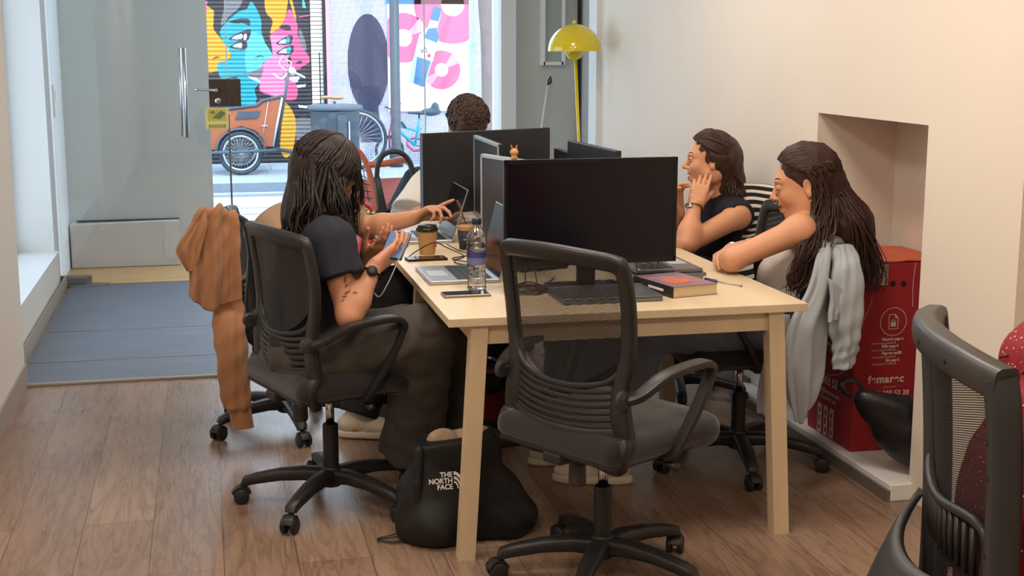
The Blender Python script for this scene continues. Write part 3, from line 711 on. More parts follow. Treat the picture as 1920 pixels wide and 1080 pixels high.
def add_uv(o, f):
    uv = o.data.uv_layers.new(name='UVMap'); me = o.data
    for l in me.loops:
        uv.data[l.index].uv = f(me.vertices[l.vertex_index].co)
def by(z):                    # side profile of the backrest
    P = [(.40, -.17), (.48, -.188), (.56, -.190), (.63, -.184), (.70, -.184), (.80, -.192), (.90, -.206), (.98, -.222)]
    for (z0, y0), (z1, y1) in zip(P, P[1:]):
        if z <= z1: return y0+(y1-y0)*(max(z, z0)-z0)/(z1-z0)
    return P[-1][1]
def bpnt(x, z, off=0): return Vector((x, by(z)+.045*min((x/.22)**2, 1.3)+off, z))
def cpath(pts, n=6, off=0):
    return [bpnt(p.x, p.z, off) for p in catmull([(x, 0, z) for x, z in pts], n)]
def office_chair(label, loc, heading, netmat='net', top=.95, arms=(1, -1), base_turn=0, name='office_chair', group=None):
    t = thing(name, label, 'chair', (loc[0], loc[1], 0), heading, group); P = M['plastic']
    # five-star base
    m_ = MB(); m_.lathe([(.03, .062), (.04, .07), (.042, .105), (.03, .13)], (0, 0, 0), 20)
    tips = []
    for k in range(5):
        a = R(90+72*k+base_turn-(-heading)*0); c, s = math.cos(a), math.sin(a); tips.append((c, s))
        pts = [(c*q_, s*q_, z) for q_, z in ((.02, .098), (.09, .105), (.17, .1), (.25, .086), (.288, .076), (.294, .064))]
        m_.tube(pts, [(.030, .026), (.028, .023), (.025, .020), (.022, .018), (.021, .016), (.018, .012)], 10, up=(0, 0, 1))
    base = m_.build('base', P, t); smooth_by_angle(base, 50)
    for k, (c, s) in enumerate(tips):
        cm = MB(); cm.tube([(c*.292, s*.292, .072), (c*.292, s*.292, .05)], .009, 8)
        w = a = 1.1*k+.6; dx, dy = math.cos(w), math.sin(w)
        cx, cy = c*.292-dy*.012, s*.292+dx*.012
        for sgn in (-1, 1):
            cm.lathe([(.0, -.009), (.022, -.009), (.026, -.006), (.026, .006), (.022, .009), (.0, .009)], (cx+dx*.017*sgn, cy+dy*.017*sgn, .0265), 20, axis=(dx, dy, 0))
        pts = [(cx-dy*.03*math.cos(q), cy+dx*.03*math.cos(q), .0265+.031*math.sin(q)) for q in np.linspace(.3, 2.9, 8)]
        cm.tube(pts, (.02, .004), 8, up=(0, 0, 1)); cm.tube([(cx-dx*.02, cy-dy*.02, .0265), (cx+dx*.02, cy+dy*.02, .0265)], .006, 8)
        smooth_by_angle(cm.build('caster', P, t), 50)
    MB().lathe([(.026, .1), (.026, .27), (.024, .275), (.018, .275)], (0, 0, 0), 24).build('gas_sleeve', P, t, False)
    sm = MB().lathe([(.0145, .27), (.0145, .385)], (0, 0, 0), 20).build('piston', M['chrome'], t, True)
    mm = MB().box((0, 0, .397), (.16, .2, .035), bev=.01).box((0, -.13, .40), (.07, .16, .03), bev=.008).build('mechanism', P, t)
    kn = MB().lathe([(.014, .385), (.018, .375), (.024, .36), (.025, .31), (.022, .302), (.0, .302)], (.0, -.105, 0), 20); kn.build('tension_knob', M['plastic2'], t)
    MB().tube([(.07, .02, .39), (.2, .03, .385), (.25, .03, .38)], [.006, .006, .012], 8).build('height_lever', P, t, True)
    # seat cushion
    V = []; Fq = []; nx, ny = 20, 20
    pr = [rbox((0, .02, .455), (.245, .235, .04), .036, k=.001)]
    def post(d, p): return d
    V, Qd = isosurf([rbox((0, .015, .45), (.24, .225, .038), .036, k=.02), rbox((0, .19, .435), (.215, .05, .045), .04, k=.05), rbox((0, .0, .46), (.18, .17, .04), .036, k=.05)], .011, (-.3, -.3, .36), (.3, .32, .54))
    fast_mesh('seat', V, Qd, M['seatcloth'], t)
    MB().box((0, .0, .415), (.44, .4, .014), bev=.006).build('seat_plate', P, t)
    # back frame: rails, top bar, lumbar plate with slots
    m_ = MB(); H = top
    for s in (-1, 1):
        rail = cpath([(s*.205, H-.003), (s*.219, H-.02), (s*.225, H-.12), (s*.218, .72), (s*.202, .63), (s*.203, .56), (s*.212, .49)], 5)
        low = catmull([rail[-1], (s*.215, -.17, .45), (s*.17, -.13, .405), (s*.06, -.10, .40)], 5)
        m_.tube(rail+low[1:], [(.021, .015)]*16+[(.021+.011*min(1, k/10), .015+.004*min(1, k/10)) for k in range(len(rail)+len(low)-1-16)], 12, up=(0, 1, .2))
    m_.tube(cpath([(-.215, H-.014), (-.19, H-.003), (-.09, H+.006), (0, H+.009), (.09, H+.006), (.19, H-.003), (.215, H-.014)], 5), (.024, .015), 12, up=(0, 1, .3))
    fo = m_.build('back_frame', P, t); smooth_by_angle(fo, 50)
    m_ = MB()
    m_.tube(cpath([(-.21, .72), (-.19, .66), (-.13, .625), (0, .61), (.13, .625), (.19, .66), (.21, .72)], 6), (.008, .008), 8, up=(0, 1, 0))
    for k in range(6):
        z = .597-.019*k; w = .195+.003*k
        m_.tube(cpath([(-w, z+.02), (-w*.5, z+.004), (0, z), (w*.5, z+.004), (w, z+.02)], 5), (.0078, .006), 8, up=(0, 1, 0))
    m_.tube(cpath([(-.215, .50), (-.11, .482), (0, .478), (.11, .482), (.215, .50)], 5), (.022, .011), 8, up=(0, 1, 0))
    m_.build('lumbar_support', P, t, True)
    # mesh panel
    V, Fq = [], []; nx, nz = 16, 20
    for j in range(nz+1):
        f = j/nz
        for i in range(nx+1):
            g = i/nx*2-1; z0 = .615+.10*abs(g)**2.5; z = z0+(H-.01-z0)*f; w = .208 if z > .75 else .19+.018*(z-.6)/.15
            V.append(bpnt(g*w, z, .004))
    for j in range(nz):
        for i in range(nx): a = j*(nx+1)+i; Fq.append((a, a+1, a+nx+2, a+nx+1))
    po = mkobj('mesh_panel', V, Fq, M[netmat], t, True); add_uv(po, lambda c: (c.x, c.z))
    V2 = [bpnt(0, 0)]
    # arms
    for s in arms:
        m_ = MB(); X = s*.262
        pth = catmull([(s*.222, -.17, .60), (X, -.145, .615), (X+s*.012, -.06, .655), (X+s*.014, .06, .668), (X+s*.012, .115, .662), (X+s*.006, .135, .63), (X, .09, .54), (X-s*.012, .04, .455), (X-s*.03, .02, .415), (s*.18, .02, .41)], 5)
        n = len(pth); wd = []
        for i in range(n):
            f = i/(n-1); wd.append((.014+.012*math.sin(min(1, f*1.6)*math.pi)**.8 if f < .55 else .018, .0115))
        m_.tube(pth, wd, 10, up=(0, -.25, 1)) if False else m_.tube(pth, [(b, a) for a, b in wd], 10, up=(1, 0, 0))
        smooth_by_angle(m_.build('armrest', P, t), 50)
        kb_ = MB().lathe([(.02, 0), (.024, .004), (.024, .014), (.012, .018), (.012, .022)], (s*.225, -.178, .605), 20, axis=(s, 0, 0)); smooth_by_angle(kb_.build('arm_pivot', M['plastic2'], t), 40)
    return t
CH1 = office_chair('black mesh office chair of the person in the navy t-shirt, left of the table', (.362, 4.358), 70, 'netdark', .925, base_turn=3, group=None)
CHF = office_chair('empty black mesh office chair pushed against the near end of the table', (1.065, 3.545), 60, 'net', .965, base_turn=-5)
CH2 = office_chair('black office chair with a tan hoodie hanging on its back', (.27, 5.32), 86, 'netdark', .86, arms=(-1,), base_turn=-14)
CH5 = office_chair('black office chair with a pale blue shirt over its back, near the red box', (1.85, 4.46), -88, 'netdark', .93, base_turn=8)
CH4 = office_chair('black office chair with a striped garment over its back, by the right wall', (1.93, 5.36), -84, 'netdark', .95, base_turn=10)
CH3 = office_chair('dark office chair at the far head of the table', (1.24, 6.52), 180, 'netdark', .86)
# ------------------------------------------------------------------ table
M['birch'] = streak_material('pale_birch_laminate', 'd6c4a6', (3, .35, 3), .38, .93, 1.05, 4)
M['birch2'] = streak_material('pale_birch_legs', 'd3c0a0', (3, 3, .4), .45, .94, 1.05, 4)
TX0, TX1, TY0, TY1, TZ = .655, 1.765, 3.735, 5.9, .74
tb = thing('work_table', 'long pale birch work table with splayed wooden legs in the middle of the room', 'table', ((TX0+TX1)/2, (TY0+TY1)/2, 0))
def rel(mb, t): 
    o = t.location; mb.v = [(a-o.x, b-o.y, c-o.z) for a, b, c in mb.v]; return mb
rel(MB().box(((TX0+TX1)/2, (TY0+TY1)/2, TZ-.0125), (TX1-TX0, TY1-TY0, .025), bev=.002), tb).build('tabletop', M['birch'], tb)
m_ = MB()
for y in (TY0+.04, 4.82, TY1-.04): m_.box(((TX0+TX1)/2, y, TZ-.055), (.9, .02, .06))
for x in (TX0+.09, TX1-.09): m_.box((x, (TY0+TY1)/2, TZ-.055), (.02, TY1-TY0-.08, .06))
rel(m_, tb).build('apron', M['birch2'], tb)
for y in (TY0+.04, 4.82, TY1-.05):
    for s in (-1, 1):
        xt = (TX0+TX1)/2+s*.46; xb_ = (TX0+TX1)/2+s*.503; yy = y+(.0)
        m_ = MB(); hw = .025
        m_.prism([(xb_-hw, yy-hw, 0), (xb_+hw, yy-hw, 0), (xt+hw, yy-hw, TZ-.025), (xt-hw, yy-hw, TZ-.025)], (0, 0, 0), (0, 2*hw, 0))
        rel(m_, tb).build('leg', M['birch2'], tb)
# ------------------------------------------------------------------ people
def skin_mat(name, col): return mat(name, col, .5, bump=.04, bscale=220, var=.05, vscale=9, sss=.06)
M['skin_a'] = skin_mat('skin_light_tan', 'c58e70'); M['skin_b'] = skin_mat('skin_tan', 'cf9775'); M['skin_c'] = skin_mat('skin_warm', 'cf9674')
M['lip'] = mat('lips', 'a8604f', .45); M['eyewhite'] = mat('eye_white', 'b9aea6', .3); M['iris'] = mat('iris_brown', '2c1c14', .2); M['brow'] = mat('eyebrow_hair', '2e211b', .8)
def hair_mat(name, c, rough=.42):
    m = mat(name, c, rough, var=.45, vscale=55, bump=.25, bscale=160, stretch=(1, 1, .12), spec=.45); return m
M['hair_black'] = hair_mat('near_black_hair', '1f1716'); M['hair_brown'] = hair_mat('dark_brown_hair', '3a2721'); M['hair_long'] = hair_mat('long_brown_hair', '3b261f')
M['hair_curl'] = hair_mat('curly_brown_hair', '4a3a30', .6)
v3 = lambda p: np.array([p[0], p[1], p[2]], float)
def unit(v): v = np.array(v, float); return v/(np.linalg.norm(v)+1e-12)
def capped(pr, pt, nrm):
    pt = v3(pt); nrm = unit(nrm); f = pr.fn
    return Prim(lambda p: np.maximum(f(p), (p-pt)@nrm), pr.k, pr.sub)
class Head:
    def __init__(s, c, fwd, up=(0, 0, 1), sc=1.0):
        s.c = v3(c); s.f = unit(fwd); u = v3(up); u = unit(u-s.f*(u@s.f)); s.u = u; s.l = np.cross(u, s.f); s.s = sc; s.A = np.array([s.f, s.l, s.u])
    def w(s, x, y, z): return s.c+(s.f*x+s.l*y+s.u*z)*s.s
    def E(s, c, r, k=.02, sub=False, A=None): return ell(s.w(*c), np.array(r)*s.s, s.A if A is None else A, k*s.s, sub)
    def C(s, a, b, ra, rb, k=.02, sub=False): return rc(s.w(*a), s.w(*b), ra*s.s, rb*s.s, k*s.s, sub)
    def prims(s, mouth=0):
        P = [s.E((-.014, 0, .035), (.094, .074, .084), .02), s.E((.02, 0, -.02), (.066, .058, .085), .03), s.E((.03, 0, -.07), (.046, .044, .036), .03),
             s.C((.066, -.008, -.098-mouth), (.066, .008, -.098-mouth), .015, .015, .025), s.E((.072, 0, .03), (.02, .048, .014), .02),
             s.E((.055, .036, -.025), (.026, .022, .024), .025), s.E((.055, -.036, -.025), (.026, .022, .024), .025),
             s.E((-.01, .048, -.055), (.04, .02, .035), .03), s.E((-.01, -.048, -.055), (.04, .02, .035), .03)]
        for y in (.031, -.031): P.append(s.E((.095, y, .010), (.014, .018, .011), .012, True))
        P += [s.C((.086, 0, .014), (.106, 0, -.018), .0075, .010, .010), s.E((.108, 0, -.023), (.011, .010, .009), .007),
              s.E((.096, .012, -.027), (.010, .006, .007), .006), s.E((.096, -.012, -.027), (.010, .006, .007), .006),
              s.E((.083, 0, -.045), (.012, .022, .010), .012), s.E((.084, 0, -.070-mouth*.6), (.012, .018, .009), .012)]
        P.append(s.E((.098, 0, -.0575-mouth*.3), (.014, .022, .0018+mouth*.5), .004, True))
        for y in (1, -1):
            ea = np.array([unit(s.f*.94-s.u*.0+s.l*.35*y), unit(s.l*y*.94-s.f*.35), s.u])
            P += [s.E((-.012, .073*y, -.004), (.018, .008, .030), .006, False, ea), s.E((-.006, .081*y, .0), (.010, .006, .019), .005, True, ea), s.E((-.010, .076*y, -.03), (.009, .006, .009), .006)]
        return P
    def face_parts(s, parent, brow=True, look=(0, 0), closed=.35):
        for y in (1, -1):
            c = s.w(.0775, .031*y, .009)
            m_ = MB(); r = .0115*s.s
            ey = MB().lathe([(r*math.sin(a), -r*math.cos(a)) for a in np.linspace(.02, math.pi-.02, 12)], c, 16, axis=tuple(s.f)); o = ey.build('eye', M['eyewhite'], parent, True)
            d = unit(s.f+s.l*look[0]+s.u*look[1]); MB().lathe([(0, r*1.03), (.0035*s.s, r*1.0), (.0072*s.s, r*.86)][::-1], c, 14, axis=tuple(d)).build('iris', M['iris'], o, True)
            # lids
            V, Qd = isosurf([ell(c, (r*1.14,)*3, s.A, .002), Prim(lambda p, c=c, r=r: -(np.abs((p-v3(c))@s.u*1.0+closed*r*.3)-r*(.42-closed*.4)), .001, False)][:1], .0016, c-.02, c+.02,
                            post=lambda d_, p, c=c, r=r: np.maximum(d_, (r*(.48-closed*.75))-np.abs((p-v3(c))@s.u+closed*r*.35)))
            if len(V): fast_mesh('eyelid', V, Qd, s.skin, o)
            lash = [Vector(c+(s.f*math.cos(t)+s.l*math.sin(t))*r*1.17*math.cos(lz_)+s.u*r*1.17*math.sin(lz_)) for t in np.linspace(-1.15, 1.15, 9) for lz_ in [R(38)*(1-closed)-R(28)*closed-abs(t)*.18]]
            MB().tube(lash, [.0006, .0011, .0014, .0015, .0015, .0015, .0014, .0011, .0006], 6).build('eyelash', M['brow'], o, True)
            e = [s.w(.088-.016*t*t*1.2, (.014+.036*t)*y, .033+.006*math.sin(t*2.6)) for t in np.linspace(0, 1, 7)]
            MB().tube(e, [(.0022*s.s, .0038*s.s)]*2+[(.0022*s.s, .0034*s.s)]*3+[(.002*s.s, .0022*s.s), (.001*s.s, .001*s.s)], 8, up=tuple(s.u)).build('eyebrow', M['brow'], parent, True)
    def lips(s, parent, mouth=0):
        pr = [s.E((.0885, 0, -.051), (.0085, .021, .0052), .003), s.E((.0865, 0, -.064-mouth*.8), (.0095, .019, .0062), .002)]
        V, Qd = isosurf(pr, .0022, s.w(.085, 0, -.058)-.035, s.w(.085, 0, -.058)+.035)
        fast_mesh('lips', V, Qd, M['lip'], parent)
def hand_prims(wr, d, pn, side, curl=(.3, .35, .4, .5), thumb=(.6, .7, .3), sc=1.0, spread=.08, tb=.4):
    """wr wrist, d along the palm, pn palm facing, side +1: thumb towards pn x d"""
    wr = v3(wr); d = unit(d); pn = unit(v3(pn)-d*(v3(pn)@d)); lat = np.cross(pn, d)*side
    P = []; tips = []
    for i, (o, ln, kl) in enumerate(((.029, (.041, .025, .020), .088), (.0095, (.045, .029, .022), .092), (-.0105, (.042, .027, .021), .088), (-.029, (.033, .020, .019), .080))):
        k = wr+(d*kl+lat*o)*sc; P.append(rc(wr+lat*o*.62*sc+d*.012*sc, k, .0155*sc, .0122*sc, .012))
        a = 0; p = k; dd = unit(d+lat*(1.5-i)*spread)
        for j, L in enumerate(ln):
            a += curl[i]*(.9, 1.1, .8)[j]; dr = dd*math.cos(a)+pn*math.sin(a); q = p+dr*L*sc
            r0 = (.0092, .0082, .0075)[j]*(.9 if i == 3 else 1)*sc; P.append(rc(p, q, r0, r0*.9, .004)); p = q
        tips.append(p)
    t0 = wr+(d*.022+lat*.024+pn*.006)*sc; td = unit(d*thumb[0]+lat*thumb[1]+pn*thumb[2]); t1 = t0+td*.045*sc
    td2 = unit(td*(1-tb*.6)+d*tb*.6+pn*tb*.3); t2 = t1+td2*.034*sc; t3 = t2+unit(td2+d*tb*.5)*.026*sc
    P += [rc(t0, t1, .0165*sc, .0125*sc, .014), rc(t1, t2, .0108*sc, .0098*sc, .005), rc(t2, t3, .0098*sc, .0082*sc, .004)]
    return P, tips, t3
class Body:
    def __init__(s, label, J, head, skin, fem=True, sc=1.0, cat='person'):
        s.J = {k: v3(v) for k, v in J.items()}; s.h = head; s.sk = skin; s.fem = fem; head.skin = skin; s.sc = sc
        p = s.J['pel']; s.root = thing('person', label, 'person', (p[0], p[1], 0)); s.o = np.array([p[0], p[1], 0.])
        J = s.J; lsh = unit(J['shL']-J['shR']); u = unit(J['neck']-J['chest']); s.fc = unit(np.cross(lsh, u)); s.uc = u; s.lc = np.cross(u, s.fc)
        lh = unit(J['hipL']-J['hipR']); u2 = unit(J['chest']-J['pel']); s.fp = unit(np.cross(lh, u2)); s.up = u2; s.lp = np.cross(u2, s.fp)
        Ac = np.array([s.fc, s.lc, s.uc]); Ap = np.array([s.fp, s.lp, s.up]); w = 1.0 if fem else 1.12
        s.torso = [ell(J['pel'], (.115*w, .165, .115), Ap, .05), ell((J['pel']+J['chest'])/2, (.098*w, .135*w, .16), (Ap+Ac)/2, .06), ell(J['chest'], (.100*w, .145*w, .15), Ac, .05),
                   rc(J['shL']-s.lc*.03, J['shR']+s.lc*.03, .045*w, .045*w, .05), rc(J['neck'], J['shL'], .042, .042, .05), rc(J['neck'], J['shR'], .042, .042, .05)]
        if fem:
            for y in (1, -1): s.torso.append(ell(J['chest']+s.fc*.072+s.lc*.065*y-s.uc*.015, (.052, .058, .06), Ac, .03))
        hb = head.w(-.022, 0, -.055); s.neck = [rc(J['neck']+s.uc*.0, hb, .054 if fem else .062, .05 if fem else .06, .035)]
        a = 1.0 if fem else 1.15; s.arm = {}; s.leg = {}; s.fore = {}
        for q in 'LR':
            s.arm[q] = [rc(J['sh'+q], J['el'+q], .047*a, .037*a, .03)]
            mid = J['el'+q]*.7+J['wr'+q]*.3; s.fore[q] = [rc(J['el'+q], mid, .036*a, .0385*a, .03), rc(mid, J['wr'+q], .0385*a, .0255*a, .03)]
            s.leg[q] = [rc(J['hip'+q], J['kn'+q], .082*a, .058*a, .04), rc(J['kn'+q], J['kn'+q]*.65+J['an'+q]*.35, .055*a, .054*a, .04), rc(J['kn'+q]*.65+J['an'+q]*.35, J['an'+q], .054*a, .036*a, .04)]
        s.hands = []
    def bounds(s, P, pad=.16):
        pts = np.array(P); return pts.min(0)-pad, pts.max(0)+pad
    def build(s, h=.0048, mouth=0, legs=True, look=(0, 0), closed=.35):
        P = s.torso+s.neck+s.arm['L']+s.arm['R']+s.fore['L']+s.fore['R']+s.hands+s.h.prims(mouth)
        pts = list(s.J.values())+[s.h.c+.1, s.h.c-.1]+[p for p in getattr(s, 'tips', [])]
        if legs: P += s.leg['L']+s.leg['R']
        else: pts = [v for k, v in s.J.items() if k[:2] not in ('kn', 'an')]+pts[-2-len(getattr(s, 'tips', [])):]
        lo, hi = s.bounds(pts, .14); V, Qd = isosurf(P, h, lo, hi)
        s.body = fast_mesh('body', V-s.o, Qd, s.sk, s.root)
        g = bpy.data.objects.new('tmp', None)
        k0 = len(bpy.data.objects); before = set(bpy.data.objects)
        s.h.face_parts(s.root, look=look, closed=closed); s.h.lips(s.root, mouth)
        for o in set(bpy.data.objects)-before:
            if o.parent == s.root: o.location = -Vector(s.o)
        return s
    def cloth(s, name, prims, m, inflate=.012, post=None, h=.006, A=.006, f=60, dirs=((1, .3, .2), (.2, 1, -.4), (.3, -.2, 1)), seed=1, pts=None, pad=.2, amp_fn=None):
        lo, hi = s.bounds(pts, pad)
        def po(d, p):
            if A:
                w = fold(p, A, f, dirs, seed); d = d-(w if amp_fn is None else w*amp_fn(p))
            return post(d, p) if post else d
        V, Qd = isosurf(prims, h, lo, hi, inflate, po)
        return fast_mesh(name, V-s.o, Qd, m, s.root)
    def sleeve(s, q, frac, extra=.012):
        a, b = s.J['sh'+q], s.J['el'+q]; e = a+(b-a)*(frac+.15)
        return capped(rc(a, e, .047+extra, .043+extra*1.5, .03), a+(b-a)*frac, b-a)
    def shoe(s, q, toe, m, sole, hgt=.07):
        a = s.J['an'+q]; t = unit(v3(toe)); g = np.array([0, 0, 1.]); l = np.cross(g, t)
        A = np.array([t, l, g]); base = np.array([a[0], a[1], a[2]-hgt])
        c = base+t*.06
        pr = [rc(base-t*.03+g*.055, base+g*.075, .034, .04, .02), ell(base+t*.02+g*.05, (.09, .036, .04), A, .03), ell(base+t*.12+g*.04, (.075, .042, .032), A, .03), rc(a, base+g*.06, .036, .034, .02)]
        pr = [capped(x, a+g*.03, g) for x in pr]
        V, Qd = isosurf(pr, .005, c-.25, c+.25, 0, lambda d, p: np.maximum(d, (base[2]+.022)-p[:, 2]))
        o = fast_mesh('shoe', V-s.o, Qd, m, s.root)
        pr = [rbox(base+t*.055+g*.014, (.13, .042, .014), .013, A, .01)]
        V, Qd = isosurf([ell(base+t*.0+g*.014, (.085, .038, .05), A, .02), ell(base+t*.11+g*.014, (.09, .046, .05), A, .03)], .005, c-.25, c+.25, 0, lambda d, p: np.maximum(d, np.abs(p[:, 2]-base[2]-.014)-.014))
        fast_mesh('sole', V-s.o, Qd, sole, o); return o
def locks(H, n, az, zc, drop, r=.008, rnd=None, part=.0, rx=(.106, .089, .098), c=(-.012, 0, .032), el_end=95, steps=9, mb=None, wav=.0, wf=40, th0=6):
    rs = random.Random(rnd or 1); mb = mb or MB()
    for i in range(n):
        a = R(rs.uniform(*az))*rs.choice((1, -1)) if zc is None else R(rs.uniform(*az))*zc
        te = R(el_end+rs.uniform(-8, 8)); pts = []; lift = 1+rs.uniform(-.02, .05)
        for k in range(steps):
            th = R(th0)+(te-R(th0))*k/(steps-1)
            x = c[0]+rx[0]*math.sin(th)*math.cos(a)*lift; y = c[1]+part*(1-k/(steps-1))+rx[1]*math.sin(th)*math.sin(a)*lift; z = c[2]+rx[2]*math.cos(th)*lift
            pts.append(H.w(x, y, z))
        ex = drop(pts[-1], a, rs) if drop else []
        ph = rs.random()*6; P = list(pts)+list(ex)
        if ex:
            P2 = [Vector(p) for p in catmull([Vector(p) for p in P], 3)]
        else: P2 = [Vector(p) for p in P]
        if wav:
            nn = len(P2)
            for k, p in enumerate(P2):
                w = wav*max(0, k/nn-.3); p += Vector((math.sin(k*wf/nn+ph), math.cos(k*wf/nn*.8+ph), .3*math.sin(k*wf/nn*1.3)))*w
        m = len(P2); rr = [r*rs.uniform(.8, 1.0)*(min(1, .45+k/3) if k < 3 else 1)*(1-.82*max(0, (k/(m-1)-.72)/.28)) for k in range(m)]
        mb.tube(P2, [(x, x*.55) for x in rr], 6, up=tuple(H.f*.3+H.u*.2+H.l*math.sin(a)) if False else None)
    return mb
def hair(B, prims, m, mb, h=.0055, A=.006, lo=None, hi=None, name='hair', post=None):
    if post is None: post = lambda d, p: d-fold(p, A, 170, ((1, .25, .05), (.3, 1, .05)), 4)+A*.4
    if prims:
        V, Qd = isosurf(prims, h, lo, hi, 0, post); V = V-B.o
    else: V, Qd = np.zeros((0, 3)), np.zeros((0, 4), int)
    e = MB(); e.v = [(a-B.o[0], b-B.o[1], c-B.o[2]) for a, b, c in mb.v]; e.f = mb.f
    return fast_mesh(name, V, Qd, m, B.root, e)
def swept(H, n, end, tail=None, r=.0044, seed=1, mb=None, rng=(-88, 88), z0=.10, x0=.80, en_z=-.05, up=.006, wav=0, wf=20, spread=.45):
    mb = mb or MB(); rs = random.Random(seed)
    for i in range(n):
        ps = R(rng[0]+(rng[1]-rng[0])*(i+.5)/n+rs.uniform(-2, 2)); st = np.array([x0*max(0, math.cos(ps))**.8, math.sin(ps), .56*math.cos(ps)+z0]); st /= np.linalg.norm(st)
        en = np.array([-.95, math.sin(ps)*spread, en_z]); en /= np.linalg.norm(en); P = []
        for k in range(10):
            t = k/9; q = st*(1-t)+en*t; q /= np.linalg.norm(q); lift = 1+.03*math.sin(t*3.1); o = up+rs.uniform(0, .004)
            P.append(H.w(-.016+(.099+o)*q[0]*lift, (.082+o)*q[1]*lift, .034+(.092+o)*q[2]*lift))
        if end is not None: P = P[:9]+[v3(end)+H.l*.02*math.sin(ps)]
        if tail: P = P[:8]+list(tail(P[8], ps, rs))
        P = [Vector(x) for x in (catmull([Vector(x) for x in P], 3) if tail else P)]; m = len(P); ph = rs.random()*6
        if wav:
            for k, p in enumerate(P): w = wav*max(0, k/m-.35); p += Vector((math.sin(k*wf/m+ph), math.cos(k*wf/m*.8+ph), 0))*w
        mb.tube(P, [(r*(.35+.65*min(1, k/3))*(1-.8*max(0, (k/(m-1)-.8)/.2) if tail else 1), r*.5) for k in range(m)], 6)
    return mb
from mathutils.bvhtree import BVHTree
M['navytee'] = mat('navy_tshirt_cloth', '1b1f2b', .85, bump=.1, bscale=350); M['charcoal'] = mat('charcoal_trousers_cloth', '423f3b', .85, bump=.12, bscale=300)
M['taupe'] = mat('taupe_tshirt_cloth', 'a5876b', .85, bump=.1, bscale=350); M['blacktr'] = mat('black_trousers_cloth', '1a1b20', .85, bump=.1, bscale=300)
M['shoeblack'] = mat('black_shoe', '1a1a1c', .6); M['shoewhite'] = mat('cream_sneaker_leather', 'd9cfbc', .6); M['solewhite'] = mat('cream_sole', 'd8d0c0', .6)
M['strapblack'] = mat('black_strap', '17171a', .5)
# --- person with phone, navy t-shirt
def H2(c, hd, pitch, roll=0, sc=1.0):
    a = R(hd); f = (math.sin(a)*math.cos(R(pitch)), math.cos(a)*math.cos(R(pitch)), -math.sin(R(pitch)))
    u = np.array([0, 0, 1.]); l = unit(np.cross(u, f)); return Head(c, f, tuple(u+l*math.tan(R(roll))), sc)
hA = H2(at(608, 327, 4.40), 82, 38, 0, 1.02)
JA = dict(pel=at(582, 660, 4.36), chest=at(578, 530, 4.37), neck=at(588, 420, 4.39), shR=at(618, 455, 4.22), shL=at(608, 440, 4.55), elR=at(655, 592, 4.15), wrR=at(702, 500, 4.23),
          elL=at(648, 560, 4.58), wrL=at(690, 480, 4.45), hipR=at(612, 672, 4.27), hipL=at(610, 655, 4.45), knR=at(800, 628, 4.22), knL=at(846, 612, 4.42), anR=at(772, 836, 4.38), anL=at(852, 800, 4.58))
A_ = Body('person in navy t-shirt with long black hair, looking at a phone left of the table', JA, hA, M['skin_a'])
dR = unit(v3(at(745, 468, 4.27))-v3(JA['wrR'])); dL = unit(v3(at(716, 462, 4.38))-v3(JA['wrL']))
hp, tR, thR = hand_prims(JA['wrR'], dR, unit((-.35, .75, .55)), 1, (.16, .24, .30, .36), (.8, .35, .45), .98, .02, .5)
hq, tL, thL = hand_prims(JA['wrL'], dL, unit((.35, -.6, .45)), -1, (.30, .38, .42, .46), (.75, .4, .5), .93, .02, .5)
A_.hands = hp+hq; A_.tips = tR+tL; A_.build(closed=.8)
J = A_.J
ptsT = [J[k] for k in ('pel', 'chest', 'neck', 'shR', 'shL', 'elR', 'elL')]
def tee_post(B, neck_r=.075, hem=.10, extra=None):
    nk = B.J['neck']+B.uc*.045+B.fc*.02; pl = B.J['pel']; u = B.up
    def f(d, p):
        q = p-nk; d = np.maximum(d, neck_r-np.sqrt((q*q).sum(1)))
        d = np.maximum(d, -((p-pl)@u)-hem)
        return extra(d, p) if extra else d
    return f
A_.cloth('t_shirt', A_.torso+[A_.sleeve('R', .40, .014), A_.sleeve('L', .40, .014)], M['navytee'], .014, tee_post(A_), pts=ptsT, A=.009, f=55, seed=3)
def trousers(B, m, infl=.02, cuff=.97, A=.011, wide=0, seed=2):
    J = B.J; P = [B.torso[0]]
    for q in 'LR':
        P += [rc(J['hip'+q], J['kn'+q], .085, .068, .04)]
        a, b = J['kn'+q], J['an'+q]; e = a+(b-a)*cuff
        P += [capped(rc(a, b+(b-a)*.1, .064, .052+wide, .04), e, b-a)]
    return B.cloth('trousers', P, m, infl, None, pts=[J[k] for k in ('pel', 'knL', 'knR', 'anL', 'anR')], A=A, f=48, seed=seed, h=.0065)
trousers(A_, M['charcoal'], .02, .98, .013, .03)
A_.shoe('R', (.35, .5, 0), M['shoeblack'], M['shoeblack']); 
A_.J['anL'][2] = max(A_.J['anL'][2], .1); A_.shoe('L', (.8, .3, 0), M['shoeblack'], M['shoeblack'])
# watch strap
w0 = v3(JA['wrR'])*.86+v3(JA['elR'])*.14; ud = Vector(v3(JA['wrR'])-v3(JA['elR'])).normalized(); e1 = ud.orthogonal().normalized(); e2 = ud.cross(e1)
m_ = MB(); m_.tube([Vector(w0)+(e1*math.cos(a)+e2*math.sin(a))*.031 for a in np.linspace(0, 2*math.pi, 25)[:-1]], (.009, .003), 8, closed=True)
m_.lathe([(.017, 0), (.018, .004), (.016, .011), (0, .011)], Vector(w0)+Vector((.0, -.028, .012)), 20, axis=(0, -1, .35))
o = m_.build('wristwatch', M['strapblack'], A_.root, True); o.location = -Vector(A_.o)
